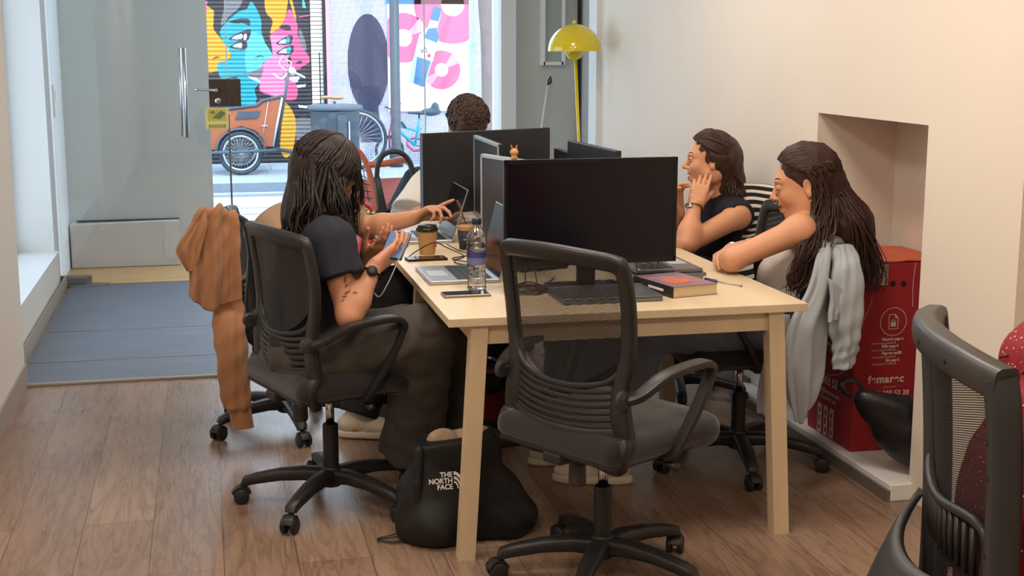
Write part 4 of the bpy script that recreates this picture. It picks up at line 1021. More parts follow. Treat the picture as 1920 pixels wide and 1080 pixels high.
# hair: long, falling over the back and both shoulders
def dropA(p, a, rs):
    bk = 1-abs(abs(a)/math.pi)  # 0 at back
    side = 1 if math.sin(a) > 0 else -1
    if abs(a) > R(95):
        T = [at(556, 395, 4.40), at(536, 450, 4.38), at(530, 520, 4.36)]; sp = .075
        T = [v3(x) for x in T]; T = [t_+np.array([rs.uniform(-.03, .05), rs.uniform(-.12, .10), rs.uniform(-.03, .01)]) for t_ in T]
        if side < 0: T = [t_+np.array([.02, -.03, 0]) for t_ in T]
    else:
        T = [at(650, 385, 4.28), at(662, 440, 4.27), at(664, 500, 4.27)] if side < 0 else [at(668, 385, 4.52), at(670, 440, 4.5), at(668, 480, 4.5)]
        T = [v3(x)+np.array([rs.uniform(-.06, .01), rs.uniform(-.02, .04), 0]) for x in T][:rs.choice((1, 2, 2, 3))]
    mid = p*.5+T[0]*.5
    return [mid]+T
mb = locks(hA, 260, (95, 178), None, dropA, .0068, 5, el_end=100, wav=.008, wf=14)
locks(hA, 120, (45, 98), None, dropA, .0058, 6, el_end=98, mb=mb, wav=.010, wf=16)
locks(hA, 60, (18, 52), None, lambda p, a, rs: [p+np.array([.012, 0, -.05]), p+np.array([.01, rs.uniform(-.02, .02), -.11])], .0048, 8, el_end=72, mb=mb, wav=.004)
prA = [hA.E((-.02, 0, .035), (.097, .079, .090), .03), rc(hA.w(-.05, 0, -.02), at(565, 400, 4.38), .06, .06, .05), rc(at(565, 400, 4.38), at(545, 500, 4.36), .07, .05, .05, sq=(np.array([1., 0, 0]), .7)),
       rc(hA.w(-.01, -.065, .0), at(626, 400, 4.30), .024, .018, .03), rc(hA.w(-.01, .065, .0), at(630, 400, 4.48), .024, .018, .03), hA.E((.075, 0, -.03), (.05, .044, .085), .02, True)]
hair(A_, prA, M['hair_black'], mb, lo=v3(hA.c)-.45, hi=v3(hA.c)+.25)
# --- person in taupe t-shirt, leaning forward and pointing at a laptop
hB = H2(at(622, 328, 5.36), 92, 25, 0, .98)
JB = dict(pel=at(478, 545, 5.34), chest=at(530, 450, 5.34), neck=at(592, 372, 5.34), shR=at(612, 412, 5.17), shL=at(622, 392, 5.50), elR=at(652, 520, 5.12), wrR=at(725, 470, 5.2),
          elL=at(690, 428, 5.55), wrL=at(778, 408, 5.42), hipR=at(500, 560, 5.24), hipL=at(500, 550, 5.43), knR=at(738, 552, 5.22), knL=at(752, 540, 5.45), anR=at(668, 795, 5.10), anL=at(712, 778, 5.24))
B_ = Body('person in a taupe t-shirt leaning forward and pointing at the open laptop', JB, hB, M['skin_b'], False)
hp, tR, _ = hand_prims(JB['wrR'], (1, .1, -.1), (0, 0, -1), -1, (.3,)*4, sc=.95)
dd = unit(v3(at(834, 384, 5.35))-v3(JB['wrL']))
hq, tL, _ = hand_prims(JB['wrL'], dd+np.array([0, 0, .1]), (.1, -.25, -.9), -1, (.03, .55, .85, 1.0), (.8, .3, .5), 1.0, .03, .4)
B_.hands = hp+hq; B_.tips = tR+tL; B_.build(h=.0052, closed=.4)
J = B_.J
B_.cloth('t_shirt', B_.torso+[B_.sleeve('R', .5, .014), B_.sleeve('L', .5, .014)], M['taupe'], .013, tee_post(B_, .08, .12), pts=[J[k] for k in ('pel', 'chest', 'neck', 'shR', 'shL', 'elR', 'elL')], A=.010, f=50, seed=7)
trousers(B_, M['blacktr'], .018, .88, .01, .0, 4)
hair(B_, [hB.E((-.022, 0, .035), (.104, .088, .096), .03), hB.E((.09, 0, -.04), (.06, .08, .08), .02, True)], M['hair_black'], locks(hB, 60, (70, 178), None, lambda p, a, rs: [p+np.array([-.01, 0, -.03])], .009, 5), lo=hB.c-.2, hi=hB.c+.2)
for q, toe in (('R', (.85, -.25, 0)), ('L', (.9, -.1, 0))):
    B_.J['an'+q][2] = .095; so = B_.shoe(q, toe, M['shoewhite'], M['solewhite'], .09)
    b0 = B_.J['an'+q]-np.array([0, 0, .09]); t_ = unit(toe); l_ = np.cross((0, 0, 1), t_); m_ = MB()
    for sd in (-1, 1):
        for k in range(3):
            a = b0+t_*(.045+k*.022)+l_*sd*.036; m_.tube([a+np.array([0, 0, .028]), a+t_*.016+np.array([0, 0, .05])-l_*sd*.002, a+t_*.03-l_*sd*.012+np.array([0, 0, .068])], (.005, .002), 6)
    for k in range(5):
        c = b0+t_*(.055+k*.016)+np.array([0, 0, .088-.006*k]); m_.tube([c-l_*.02, c+np.array([0, 0, .004]), c+l_*.02], .0025, 6)
    o = m_.build('laces', M['solewhite'], so, True); o.location = -Vector(B_.o)

# tattoo on the near forearm and upper arm
bt_ = BVHTree.FromPolygons([tuple(v.co) for v in A_.body.data.vertices], [tuple(p.vertices) for p in A_.body.data.polygons]); TT = MB()
def leaf(px, py, L, w, ang):
    d = Vector(ray(px, py)).normalized(); h_ = bt_.ray_cast(Vector((0, 0, CH))-Vector(A_.o), d)
    if h_[0] is None: return
    n_ = h_[1]; n_ = -n_ if n_.dot(d) > 0 else n_; x = Vector((_rt*math.cos(ang)+_up*math.sin(ang)).tolist()); x = (x-n_*x.dot(n_)).normalized(); y = n_.cross(x); P = []
    for sx_, sy_ in ((-1, 0), (-.4, 1), (.4, .8), (1, 0), (.3, -.9), (-.5, -.7)):
        q = h_[0]+x*sx_*L+y*sy_*w; hh = bt_.find_nearest(q); P.append(hh[0]+n_*.0012)
    TT.add(P, [tuple(range(6))])
for a in ((639, 500, .010, .003, 1.2), (645, 512, .009, .003, 1.6), (647, 524, .012, .004, 1.3), (649, 536, .008, .003, 1.0), (650, 549, .010, .004, .6), (646, 556, .010, .003, .2), (643, 563, .008, .002, .8), (666, 549, .009, .004, .2), (655, 545, .006, .002, 1.4)): leaf(*a)
if TT.v: TT.build('tattoo', mat('tattoo_ink', '7a4436', .55), A_.root)
# --- person at the far head of the table, white shirt, only hair and a shoulder show
M['whiteshirt'] = mat('white_shirt_cloth', 'dcd8ce', .85, bump=.1, bscale=300); M['jeans'] = mat('blue_grey_jeans', '5c6576', .85, bump=.15, bscale=350, var=.1, vscale=20)
M['navytop'] = mat('dark_navy_top', '16181f', .85, bump=.08, bscale=350); M['tank'] = mat('pale_grey_tank_top', 'b9b1aa', .8, bump=.1, bscale=350)
hC = H2(at(876, 236, 6.22), 170, 42, 0, 1.0)
JC = dict(pel=(1.17, 6.48, .56), chest=at(876, 400, 6.38), neck=at(876, 318, 6.34), shR=at(810, 352, 6.34), shL=at(946, 350, 6.34), elR=(.93, 6.2, .72), wrR=(1.02, 6.02, .775), elL=(1.42, 6.2, .72), wrL=(1.33, 6.02, .775),
          hipR=(1.08, 6.42, .55), hipL=(1.26, 6.42, .55), knR=(1.05, 6.0, .54), knL=(1.3, 6.0, .54), anR=(1.05, 6.02, .1), anL=(1.3, 6.02, .1))
C_ = Body('person in a white shirt with curly brown hair behind the far monitor', JC, hC, M['skin_b'], False)
hp, tR, _ = hand_prims(JC['wrR'], (.3, -1, 0), (0, 0, -1), -1, (.2,)*4); hq, tL, _ = hand_prims(JC['wrL'], (-.3, -1, 0), (0, 0, -1), 1, (.2,)*4)
C_.hands = hp+hq; C_.tips = tR+tL; C_.build(h=.006)
C_.cloth('shirt', C_.torso+[C_.sleeve('R', .9, .03), C_.sleeve('L', .9, .03)], M['whiteshirt'], .022, tee_post(C_, .08), pts=[C_.J[k] for k in ('pel', 'chest', 'neck', 'shR', 'shL', 'elR', 'elL')], A=.014, f=45, seed=9, h=.007)
trousers(C_, M['blacktr'], .018); C_.shoe('R', (0, -1, 0), M['shoeblack'], M['shoeblack'], .1); C_.shoe('L', (0, -1, 0), M['shoeblack'], M['shoeblack'], .1)
rs = random.Random(4); mb = MB()
for i in range(330):
    th = R(rs.uniform(3, 100)); a = R(rs.uniform(-180, 180))
    if abs(a) < R(70) and th > R(58): continue
    c = hC.w(-.014+.106*math.sin(th)*math.cos(a), .088*math.sin(th)*math.sin(a), .034+.1*math.cos(th)); n_ = unit(c-hC.w(-.014, 0, .03)); e = unit(np.cross(n_, rs.choice(((1, 0, .2), (.2, 1, 0)))))
    f_ = np.cross(n_, e); s0 = rs.random()*6
    pts = [c+(e*math.cos(s0+t*4.4)+f_*math.sin(s0+t*4.4))*.013+n_*(.004+.010*t) for t in np.linspace(0, 1, 8)]
    mb.tube(pts, [.0042*(1-.6*k/8) for k in range(8)], 5)
hair(C_, [hC.E((-.018, 0, .036), (.104, .087, .097), .03), hC.E((.10, 0, -.05), (.05, .09, .10), .02, True)], M['hair_curl'], mb, lo=hC.c-.2, hi=hC.c+.2, post=lambda d, p: d-fold(p, .012, 260, ((1, .3, .2), (.2, 1, -.4), (.3, -.2, 1)), 3))
# --- person in a dark sleeveless top, hand at the ear
hD = H2(at(1330, 302, 5.16), -72, 2, -4, .93)
JD = dict(pel=(1.95, 5.27, .57), chest=at(1352, 440, 5.2), neck=at(1355, 376, 5.18), shL=at(1384, 405, 5.03), shR=at(1335, 395, 5.36), elL=at(1287, 458, 4.90), wrL=at(1303, 383, 4.98),
          elR=at(1268, 452, 5.2), wrR=at(1272, 400, 5.05), hipL=(1.9, 5.17, .56), hipR=(1.9, 5.36, .56), knL=(1.45, 5.2, .56), knR=(1.45, 5.42, .56), anL=(1.42, 5.1, .1), anR=(1.42, 5.35, .1))
D_ = Body('person in a dark sleeveless top with straight brown hair, one hand at the ear', JD, hD, M['skin_c'])
dh = unit(v3(at(1318, 330, 5.05))-v3(JD['wrL']))
hp, tL, _ = hand_prims(JD['wrL'], dh+np.array([.02, 0, 0]), unit((.35, .85, .1)), 1, (.10, .18, .25, .3), (.8, .35, .3), .92, .02, .2)
hq, tR, _ = hand_prims(JD['wrR'], (-.2, -.2, 1), unit((.3, -.5, 0)), 1, (.5,)*4, sc=.9)
D_.hands = hp+hq; D_.tips = tR+tL; D_.build(mouth=.006, closed=.3, look=(.25, .0))
def arm_cut(B, r=.052, inset=.018):
    cs = [(B.J['shL']+B.lc*inset, r), (B.J['shR']-B.lc*inset, r)]
    def f(d, p):
        for c, rr in cs:
            q = p-c; d = np.maximum(d, rr-np.sqrt((q*q).sum(1)))
        return d
    return f
D_.cloth('sleeveless_top', D_.torso, M['navytop'], .010, tee_post(D_, .058, .12, arm_cut(D_)), pts=[D_.J[k] for k in ('pel', 'chest', 'neck', 'shR', 'shL')], A=.005, f=50, seed=5, h=.0055)
trousers(D_, M['blacktr'], .016); D_.shoe('R', (-1, -.2, 0), M['shoeblack'], M['solewhite'], .1); D_.shoe('L', (-1, -.2, 0), M['shoeblack'], M['solewhite'], .1)
def bracelet(B, wr, el, m, r=.029, w=.007, t=.0025, f=.12, name='wristwatch', face=None, fm=None):
    w0 = v3(wr)*(1-f)+v3(el)*f; ud = Vector(v3(wr)-v3(el)).normalized(); e1 = ud.orthogonal().normalized(); e2 = ud.cross(e1)
    m_ = MB(); m_.tube([Vector(w0)+(e1*math.cos(a)+e2*math.sin(a))*r for a in np.linspace(0, 2*math.pi, 25)[:-1]], (w, t), 8, closed=True)
    o = m_.build(name, m, B.root, True); o.location = -Vector(B.o)
    if face is not None:
        q = MB().lathe([(.013, 0), (.015, .003), (.013, .008), (0, .008)], Vector(w0)+Vector(face).normalized()*r*.95, 20, axis=face).build('dial', fm or m, o, True)
    return o
M['goldmetal'] = mat('gold_metal', 'b9a57c', .3, .9)
bracelet(D_, JD['wrL'], JD['elL'], M['goldmetal'], .031, .008, .003, .06, face=(-.8, -.5, .1), fm=M['chrome'])
def dropD(p, a, rs):
    T = [v3(at(1366, 340, 5.14)), v3(at(1376, 366, 5.12)), v3(at(1384, 386, 5.12))]
    if abs(a) > R(150): T = [t_+np.array([.02, .02, 0]) for t_ in T]
    return [p*.55+T[0]*.45+np.array([.0, rs.uniform(-.02, .02), .01])]+[t_+np.array([rs.uniform(-.035, .03), rs.uniform(-.06, .08), rs.uniform(-.015, .015)]) for t_ in T]
mb = swept(hD, 260, None, lambda p, a, rs: [hD.w(-.07, .065*math.sin(a), -.03)]+dropD(p, a, rs)[1:], seed=5, en_z=-.35, spread=.75)
locks(hD, 140, (120, 178), None, dropD, .006, 5, el_end=92, mb=mb)
hair(D_, [hD.E((-.024, 0, .036), (.098, .079, .092), .03), rc(hD.w(-.07, 0, 0), at(1366, 350, 5.16), .07, .06, .05), rc(at(1366, 350, 5.16), at(1380, 380, 5.15), .055, .035, .05), hD.E((.076, 0, -.046), (.080, .1, .108), .015, True)],
     M['hair_brown'], mb, lo=v3(hD.c)-.3, hi=v3(hD.c)+.25)
# --- person with long curly hair and a hair claw, arms folded on the table
hE = H2(at(1508, 345, 4.36), -66, 14, 0, 1.06)
JE = dict(pel=(1.99, 4.40, .56), chest=at(1497, 520, 4.40), neck=at(1528, 432, 4.40), shL=at(1498, 432, 4.22), shR=at(1530, 410, 4.56), elL=at(1372, 487, 4.28), wrL=at(1400, 466, 4.52),
          elR=at(1425, 468, 4.72), wrR=at(1368, 472, 4.42), hipL=(1.93, 4.31, .55), hipR=(1.93, 4.50, .55), knL=(1.42, 4.30, .57), knR=(1.44, 4.55, .57), anL=(1.33, 4.36, .1), anR=(1.3, 4.62, .1))
E_ = Body('person with long wavy brown hair in a claw clip, arms folded on the table', JE, hE, M['skin_b'])
hp, tL, _ = hand_prims(JE['wrL'], (.1, 1, -.02), (0, 0, -1), 1, (.2,)*4, sc=.93)
hq, tR, _ = hand_prims(JE['wrR'], unit(v3(at(1344, 476, 4.33))-v3(JE['wrR'])), unit((.55, -.1, -.8)), -1, (.35, .4, .45, .5), (.8, .4, .3), .92, .02)
E_.hands = hp+hq; E_.tips = tR+tL; E_.build(closed=.85, h=.0045)
E_.cloth('tank_top', E_.torso, M['tank'], .009, tee_post(E_, .115, .12, lambda d, p: np.maximum(arm_cut(E_, .09, .0)(d, p), (p-E_.J['neck'])@E_.uc+.075)), pts=[E_.J[k] for k in ('pel', 'chest', 'neck', 'shR', 'shL')], A=.006, f=45, seed=11, h=.0055)
trousers(E_, M['jeans'], .02, .95, .010, .02, 8); E_.shoe('L', (-.9, .3, 0), M['shoewhite'], M['solewhite'], .1); E_.shoe('R', (-1, 0, 0), M['shoewhite'], M['solewhite'], .1)
bracelet(E_, JE['wrR'], JE['elR'], M['chrome'], .029, .006, .002, .1, name='bracelet')
MB().tube([hE.w(-.010, .082+.004*math.sin(a), -.040-.008*(1-math.cos(a))) if False else hE.w(-.010+.007*math.cos(a), .083, -.042+.008*math.sin(a)) for a in np.linspace(0, 6.28, 17)[:-1]], .0012, 6, closed=True).build('earring', M['goldmetal'], E_.root, True).location = -Vector(E_.o)
MB().tube([hE.w(.104+.006*math.cos(a), .006, -.036+.006*math.sin(a)) for a in np.linspace(0, 6.28, 17)[:-1]], .0009, 6, closed=True).build('nose_ring', M['chrome'], E_.root, True).location = -Vector(E_.o)
clip = v3(at(1560, 350, 4.34))
def dropE(p, a, rs):
    q = rs.random()
    if q < .72:
        T = [at(1592, 400, 4.30), at(1618, 455, 4.28), at(1628, 505, 4.27), at(1618, 545, 4.27)]; sp = (.05, .09)
    else:
        T = [at(1550, 410, 4.25), at(1530, 465, 4.2), at(1515, 520, 4.19), at(1500, 545, 4.19)]; sp = (.045, .03)
    T = [v3(x) for x in T]; ox, oy = rs.uniform(-1, .35)*sp[0]*1.7 if q < .72 else rs.uniform(-1, 1)*sp[0], rs.uniform(-1, 1)*sp[1]
    T = [t_+np.array([ox*(.5+.25*k), oy, rs.uniform(-.01, .01)]) for k, t_ in enumerate(T)]
    T = T[:rs.choice((3, 4, 4))]
    return [clip*.75+p*.25+np.array([0, rs.uniform(-.03, .03), rs.uniform(-.03, .01)])]+T
mb = swept(hE, 260, clip, seed=12)
locks(hE, 300, (100, 178), None, dropE, .0058, 7, el_end=88, mb=mb, wav=.016, wf=26)
locks(hE, 80, (95, 125), None, lambda p, a, rs: [v3(at(1535, 400, 4.25))+np.array([rs.uniform(-.02, .03), rs.uniform(-.02, .03), 0]), v3(at(1518, 460, 4.17))+np.array([rs.uniform(-.04, .03), rs.uniform(-.02, .02), 0]), v3(at(1492, 520, 4.17))+np.array([rs.uniform(-.03, .05), 0, 0]), v3(at(1488, 550, 4.17))+np.array([rs.uniform(-.03, .05), 0, rs.uniform(-.03, .03)])], .0055, 9, el_end=100, mb=mb, wav=.014, wf=30)
hair(E_, [hE.E((-.022, 0, .036), (.098, .080, .092), .03), rc(hE.w(-.06, 0, .02), clip, .06, .035, .04), rc(clip, at(1590, 420, 4.32), .05, .075, .05), rc(at(1590, 420, 4.32), at(1612, 500, 4.29), .08, .06, .05), rc(at(1545, 400, 4.27), at(1528, 480, 4.23), .035, .04, .05),
     hE.E((.080, 0, -.043), (.080, .1, .108), .015, True)], M['hair_long'], mb, lo=v3(hE.c)-.45, hi=v3(hE.c)+.28)
M['clawblue'] = mat('pale_blue_claw_clip', '8aa3ae', .35)
m_ = MB()
for sgn in (-1, 1):
    for k in range(4):
        b0 = clip+hE.l*(.02*k-.03)+hE.u*.012*sgn-hE.f*.0; m_.tube(catmull([b0+hE.f*.015+hE.u*.0, b0-hE.f*.03+hE.u*.028*sgn, b0-hE.f*.012+hE.u*.05*sgn, b0+hE.f*.012+hE.u*.055*sgn], 4), [(.008, .003)]*9+[(.005, .002)]*4, 8)
    m_.tube([clip+hE.l*-.045-hE.f*.028+hE.u*.03*sgn, clip+hE.l*.045-hE.f*.028+hE.u*.03*sgn], (.011, .004), 8)
o = m_.build('claw_clip', M['clawblue'], E_.root, True); o.location = -Vector(E_.o)
# ------------------------------------------------------------------ screens and laptops
from mathutils.bvhtree import BVHTree
M['screen'] = mat('black_screen', '0a0b14', .13, spec=.5); M['bezel'] = mat('black_bezel', '101114', .3); M['monback'] = mat('monitor_back', '26282b', .38, bump=.03, bscale=300)
M['silver'] = mat('silver_aluminium', 'b4b8bc', .32, .75); M['silverl'] = mat('light_silver_trim', 'c9d2d6', .35, .5); M['keys'] = mat('black_keys', '24262a', .5)
M['greymetal'] = mat('grey_aluminium', '777a80', .35, .7)
def monitor(label, c, heading, w, h, z0, front='screen', back='monback', tilt=0, frame_='bezel', foot=True, tail=.06, th=.018, yoff=.05):
    """c: x, y of the panel; heading: where the screen faces"""
    t = thing('monitor', label, 'monitor', (c[0], c[1], TZ), heading, None); Mx = Matrix.Rotation(R(tilt), 3, 'X'); zc = z0-TZ+h/2
    m_ = MB(); m_.box((0, 0, zc), (w, th, h), Mx, bev=.004); m_.build('casing', M[back], t)
    m_ = MB(); y = th/2+.0008
    for a, b, cx, cz in ((w, .012, 0, h/2-.006), (w, .018, 0, -h/2+.009), (.010, h, -w/2+.005, 0), (.010, h, w/2-.005, 0)): m_.box(Mx @ Vector((cx, y, cz))+Vector((0, 0, zc)), (a, .004, b), Mx)
    m_.build('bezel', M[frame_], t)
    m_ = MB(); m_.box(Mx @ Vector((0, th/2, 0))+Vector((0, 0, zc)), (w-.018, .002, h-.026), Mx); m_.build('screen', M[front], t)
    if tail: smooth_by_angle(MB().box((0, -th/2-tail*.3, zc-.01), (w*.62, tail*.6, h*.6), bev=.02).build('rear_housing', M['monback'], t), 40)
    if foot:
        m_ = MB(); m_.box((0, -.035-yoff*.3, zc/2+.01), (.06, .022, zc), bev=.006); m_.build('stand', M['bezel'], t)
        m_ = MB(); m_.box((0, -yoff*.6, .006), (.24, .19, .012), bev=.005); m_.build('foot', M['bezel'], t)
    return t
pa, pb = at(943, 300, 4.08), at(1270, 294, 4.08); zb = at(1262, 489, 4.08).z
MN1 = monitor('large black monitor nearest the viewer, screen facing the empty chair', ((pa.x+pb.x)/2, 4.08), 179, pb.x-pa.x, pa.z-zb, zb, 'screen', tilt=0)
l_, r_ = at(790, 250, 5.60), at(1029, 239, 5.86)
mid = ((l_.x+r_.x)/2, 5.73); wv = math.hypot(r_.x-l_.x, .26); hd_ = math.degrees(math.atan2(-.26, r_.x-l_.x))
MN2 = monitor('wide black monitor at the far end, its back to the viewer', mid, hd_, wv, .345, l_.z-.345, th=.022, tail=0)
m_ = MB(); m_.box((0, -.058, l_.z-.345-TZ+.075), (.2, .012, .1), bev=.004); m_.cur = 1
for k, (x, z) in enumerate(((-.05, .02), (-.055, -.012), (.0, .018), (.002, .0))): m_.box((x, -.065, l_.z-.345-TZ+.085+z), (.045 if k < 3 else .02, .002, .02 if k != 1 else .024))
m_.build('port_panel', [M['bezel'], M['silver']], MN2)
MB().lathe([(.011, 0), (.009, .002), (0, .002)], (wv/2-.08, -.0115, l_.z-.345-TZ+.07), 16, axis=(0, -1, 0)).build('power_button', M['bezel'], MN2, True)
def edge_monitor(label, far, near, ztop, side, h=.325, **k):
    far, near = Vector((far[0], far[1])), Vector((near[0], near[1])); d = near-far; w = d.length; m = (far+near)/2
    n = Vector((d.y, -d.x)) if side < 0 else Vector((-d.y, d.x))
    return monitor(label, (m.x, m.y), math.degrees(math.atan2(n.x, n.y)), w, h, ztop-h, **k)
M['greyscreen'] = mat('switched_off_matt_screen', '3c4045', .3)
f1 = az(906, 288, 1.12); n1 = (f1.x+.54*.30, f1.y-.54*.955)
MN3 = edge_monitor('silver-edged monitor facing left, just behind the nearest monitor', (f1.x, f1.y), n1, 1.12, -1, frame_='silverl', front='greyscreen', tail=0, back='silver')
f2 = az(893, 253, 1.15); MN4 = edge_monitor('thin monitor facing left in front of the wide far monitor', (f2.x, f2.y+.0), (f2.x-.01, f2.y-.52), 1.15, -1, front='greyscreen', tail=.04, frame_='silverl')
f3 = az(1068, 263, 1.15); n3 = az(1159, 283, 1.15); MN5 = edge_monitor('black monitor facing right, its grey edge nearest the dark-top person', (f3.x, f3.y), (n3.x, n3.y), 1.15, 1, tail=0)
f4 = at(1042, 278, 5.75); MN6 = edge_monitor('small dark monitor facing right, far down the table', (f4.x, 5.75), (f4.x+.0, 5.25), f4.z, 1, tail=0)
def laptop(label, x0, x1, y0, y1, z, face, open_deg=None, body='silver', heading=0, scr='screen', lift=0):
    """face -1: user on the -x side, hinge at +x ; +1 the reverse"""
    cx, cy = (x0+x1)/2, (y0+y1)/2; dx, dy = x1-x0, y1-y0
    t = thing('laptop', label, 'laptop', (cx, cy, z), heading); MB().box((0, 0, .007), (dx, dy, .013), bev=.004).build('base', M[body], t)
    if open_deg is None:
        MB().box((0, 0, .0165), (dx, dy, .005), bev=.002).build('lid', M[body], t); return t
    s = -face; m_ = MB(); m_.box((s*dx*.16, 0, .0138), (dx*.5, dy*.86, .001)); m_.build('keyboard_well', M['greymetal'], t)
    m_ = MB(); nk = 13
    for r_ in range(5):
        for k in range(nk): m_.box((s*(dx*.36-r_*dx*.1), (k-(nk-1)/2)*dy*.84/nk, .0148), (dx*.085, dy*.84/nk*.86, .0016))
    m_.build('keys', M['keys'], t); MB().box((-s*dx*.29, 0, .0138), (dx*.26, dy*.34, .0008)).build('trackpad', M['silverl'], t)
    a = R(open_deg-90); hgt = dx*.97; dirv = Vector((s*math.sin(a), 0, math.cos(a))); c = Vector((s*dx/2, 0, .012))+dirv*hgt/2
    rot = Matrix.Rotation(s*a, 3, 'Y'); lid = MB().box(c, (.005, dy, hgt), rot, bev=.002).build('lid', M[body], t)
    MB().box(c-Vector((s*.003, 0, -.0005)) , (.001, dy-.006, hgt-.006), rot).build('screen', M[scr], lid); return t
LP1 = laptop('open silver laptop beside the tall water bottle, screen facing left', .69, .925, 4.285, 4.60, TZ, -1, 104)
LP2 = laptop('open silver laptop touched by the pointing finger', .715, .93, 5.20, 5.52, TZ, -1, 108)
# stack on the right side
def slab(name, label, cat, x0, x1, y0, y1, z0, z1, m, rot=0, bev=.002):
    o = MB().box((0, 0, (z1-z0)/2), (x1-x0, y1-y0, z1-z0), bev=bev).build(name, m); o.location = ((x0+x1)/2, (y0+y1)/2, z0); o.rotation_euler.z = R(rot); return tag(o, label, cat)
M['pages'] = mat('book_pages', 'd8c49c', .8, bump=.3, bscale=120, stretch=(.05, .05, 6)); M['coverdark'] = mat('dark_book_cover', '2c2a2e', .35)
def book(label, c, w, l, th, rot, cover, spine=None, name='book'):
    t = thing(name, label, 'book', c, -rot); MB().box((.002, 0, th/2), (w-.006, l-.006, th-.004)).build('pages', M['pages'], t)
    MB().box((0, 0, th-.001), (w, l, .002)).box((0, 0, .001), (w, l, .002)).build('cover', cover, t); MB().box((-w/2, 0, th/2), (.003, l, th)).build('spine', spine or cover, t); return t
pr_ = az(1325, 512, TZ+.03); bx1 = pr_.x; by0 = pr_.y
B1 = book('thin book lowest in the stack under the right-hand laptop', (bx1-.12, by0+.17, TZ), .23, .30, .018, 2, M['silver'], M['coverdark'])
T1 = slab('tablet', 'dark grey closed tablet between the thin book and the laptop', 'tablet', bx1-.245, bx1+.003, by0+.01, by0+.33, TZ+.018, TZ+.030, M['greymetal'])
LP3 = laptop('open grey laptop on top of the stack, screen facing right', bx1-.235, bx1-.005, by0+.02, by0+.335, TZ+.030, 1, 100, 'greymetal')
# paperback with an orange and pink cover
bl, br2 = az(1252, 560, TZ), az(1330, 553, TZ); cv = MB()
M['coverpink'] = mat('book_cover_mauve', '8c6a78', .35, var=.35, vscale=14); M['coverorange'] = mat('book_cover_orange', 'd2653c', .35, var=.2, vscale=30)
PB1 = book('thick paperback with an orange and mauve cover, nearest the table edge', ((bl.x+br2.x)/2-.005, bl.y+.13, TZ), .165, .235, .036, 13, M['coverpink'], M['coverdark'], 'paperback_book')
sp = [(-.05, -.05), (-.02, -.075), (.01, -.06), (.035, -.07), (.03, -.03), (.05, 0), (.02, .01), (0, .03), (-.03, .02), (-.055, 0)]
m_ = MB(); q = catmull([(a, b, .0366) for a, b in sp], 4, True); m_.add(q, [tuple(range(len(q)))]); m_.build('cover_picture', M['coverorange'], PB1)
MB().box((-.0842, -.02, .018), (.0006, .09, .008)).build('spine_title', M['white'], PB1)
cl0, cl1, cl2 = az(1057, 573, TZ), az(1240, 563, TZ), az(1027, 545, TZ)
LP4 = laptop('closed dark grey laptop lying under the nearest monitor', cl0.x, cl1.x, cl0.y, cl0.y+.225, TZ, -1, None, 'greymetal')
# ------------------------------------------------------------------ small things on the table
M['champagne'] = mat('champagne_metal', '8d8470', .35, .7); M['cablebrown'] = mat('brown_cable', '4a3a30', .5)
def phone(label, c, heading, edge, z=TZ, rot=None, m='screen'):
    t = thing('phone', label, 'phone', (c[0], c[1], z), heading)
    if rot is not None: t.rotation_mode = 'QUATERNION'; t.rotation_quaternion = rot
    MB().box((0, 0, .0045), (.148, .072, .008), bev=.0035).build('case', M[edge], t); MB().box((0, 0, .0087), (.142, .066, .0008)).build('display', M[m], t); return t
p_ = az(872, 548, TZ+.008); PH1 = phone('phone with pale edges lying in front of the water bottle', (p_.x, p_.y-.012), -1, 'champagne')
p_ = az(799, 483, TZ+.008); PH2 = phone('black phone lying in front of the kraft paper cup', (p_.x, p_.y), -3, 'bezel')
# phone held in the hands
M['phonescreen'] = mat('lit_phone_screen', '46648f', .3, emit=.35); M['phonebar'] = mat('lit_phone_text', '9db4d4', .3, emit=.5)
xd = unit((.024, .055, .031)); yd = unit((-.05, .045, .019))
top_ = Vector(at(752, 438, 4.36)); Mh = frame(top_-Vector(xd)*.072, xd, yd)
PH3 = phone('phone with a lit blue screen held by the person in the navy t-shirt', (0, 0), 0, 'bezel', 0, Mh.to_quaternion(), 'phonescreen'); PH3.location = Mh.translation
m_ = MB()
for k, (w, y) in enumerate(((.05, .010), (.06, .002), (.045, -.006))): m_.box((.0, y, .0093), (w, .003, .0003))
m_.build('screen_text', M['phonebar'], PH3); MB().box((.066, 0, .0093), (.007, .028, .0003)).build('notch', M['bezel'], PH3)
M['clear'] = glass_material('clear_plastic', (.96, .97, .98), .16); M['water'] = mat('water', 'ffffff', .02, trans=1, ior=1.2); M['capblue'] = mat('navy_cap', '1e2a3e', .35)
M['labelp'] = mat('bottle_label', '6b6fa5', .4); M['labelw'] = mat('bottle_label_dark', '34406e', .4)
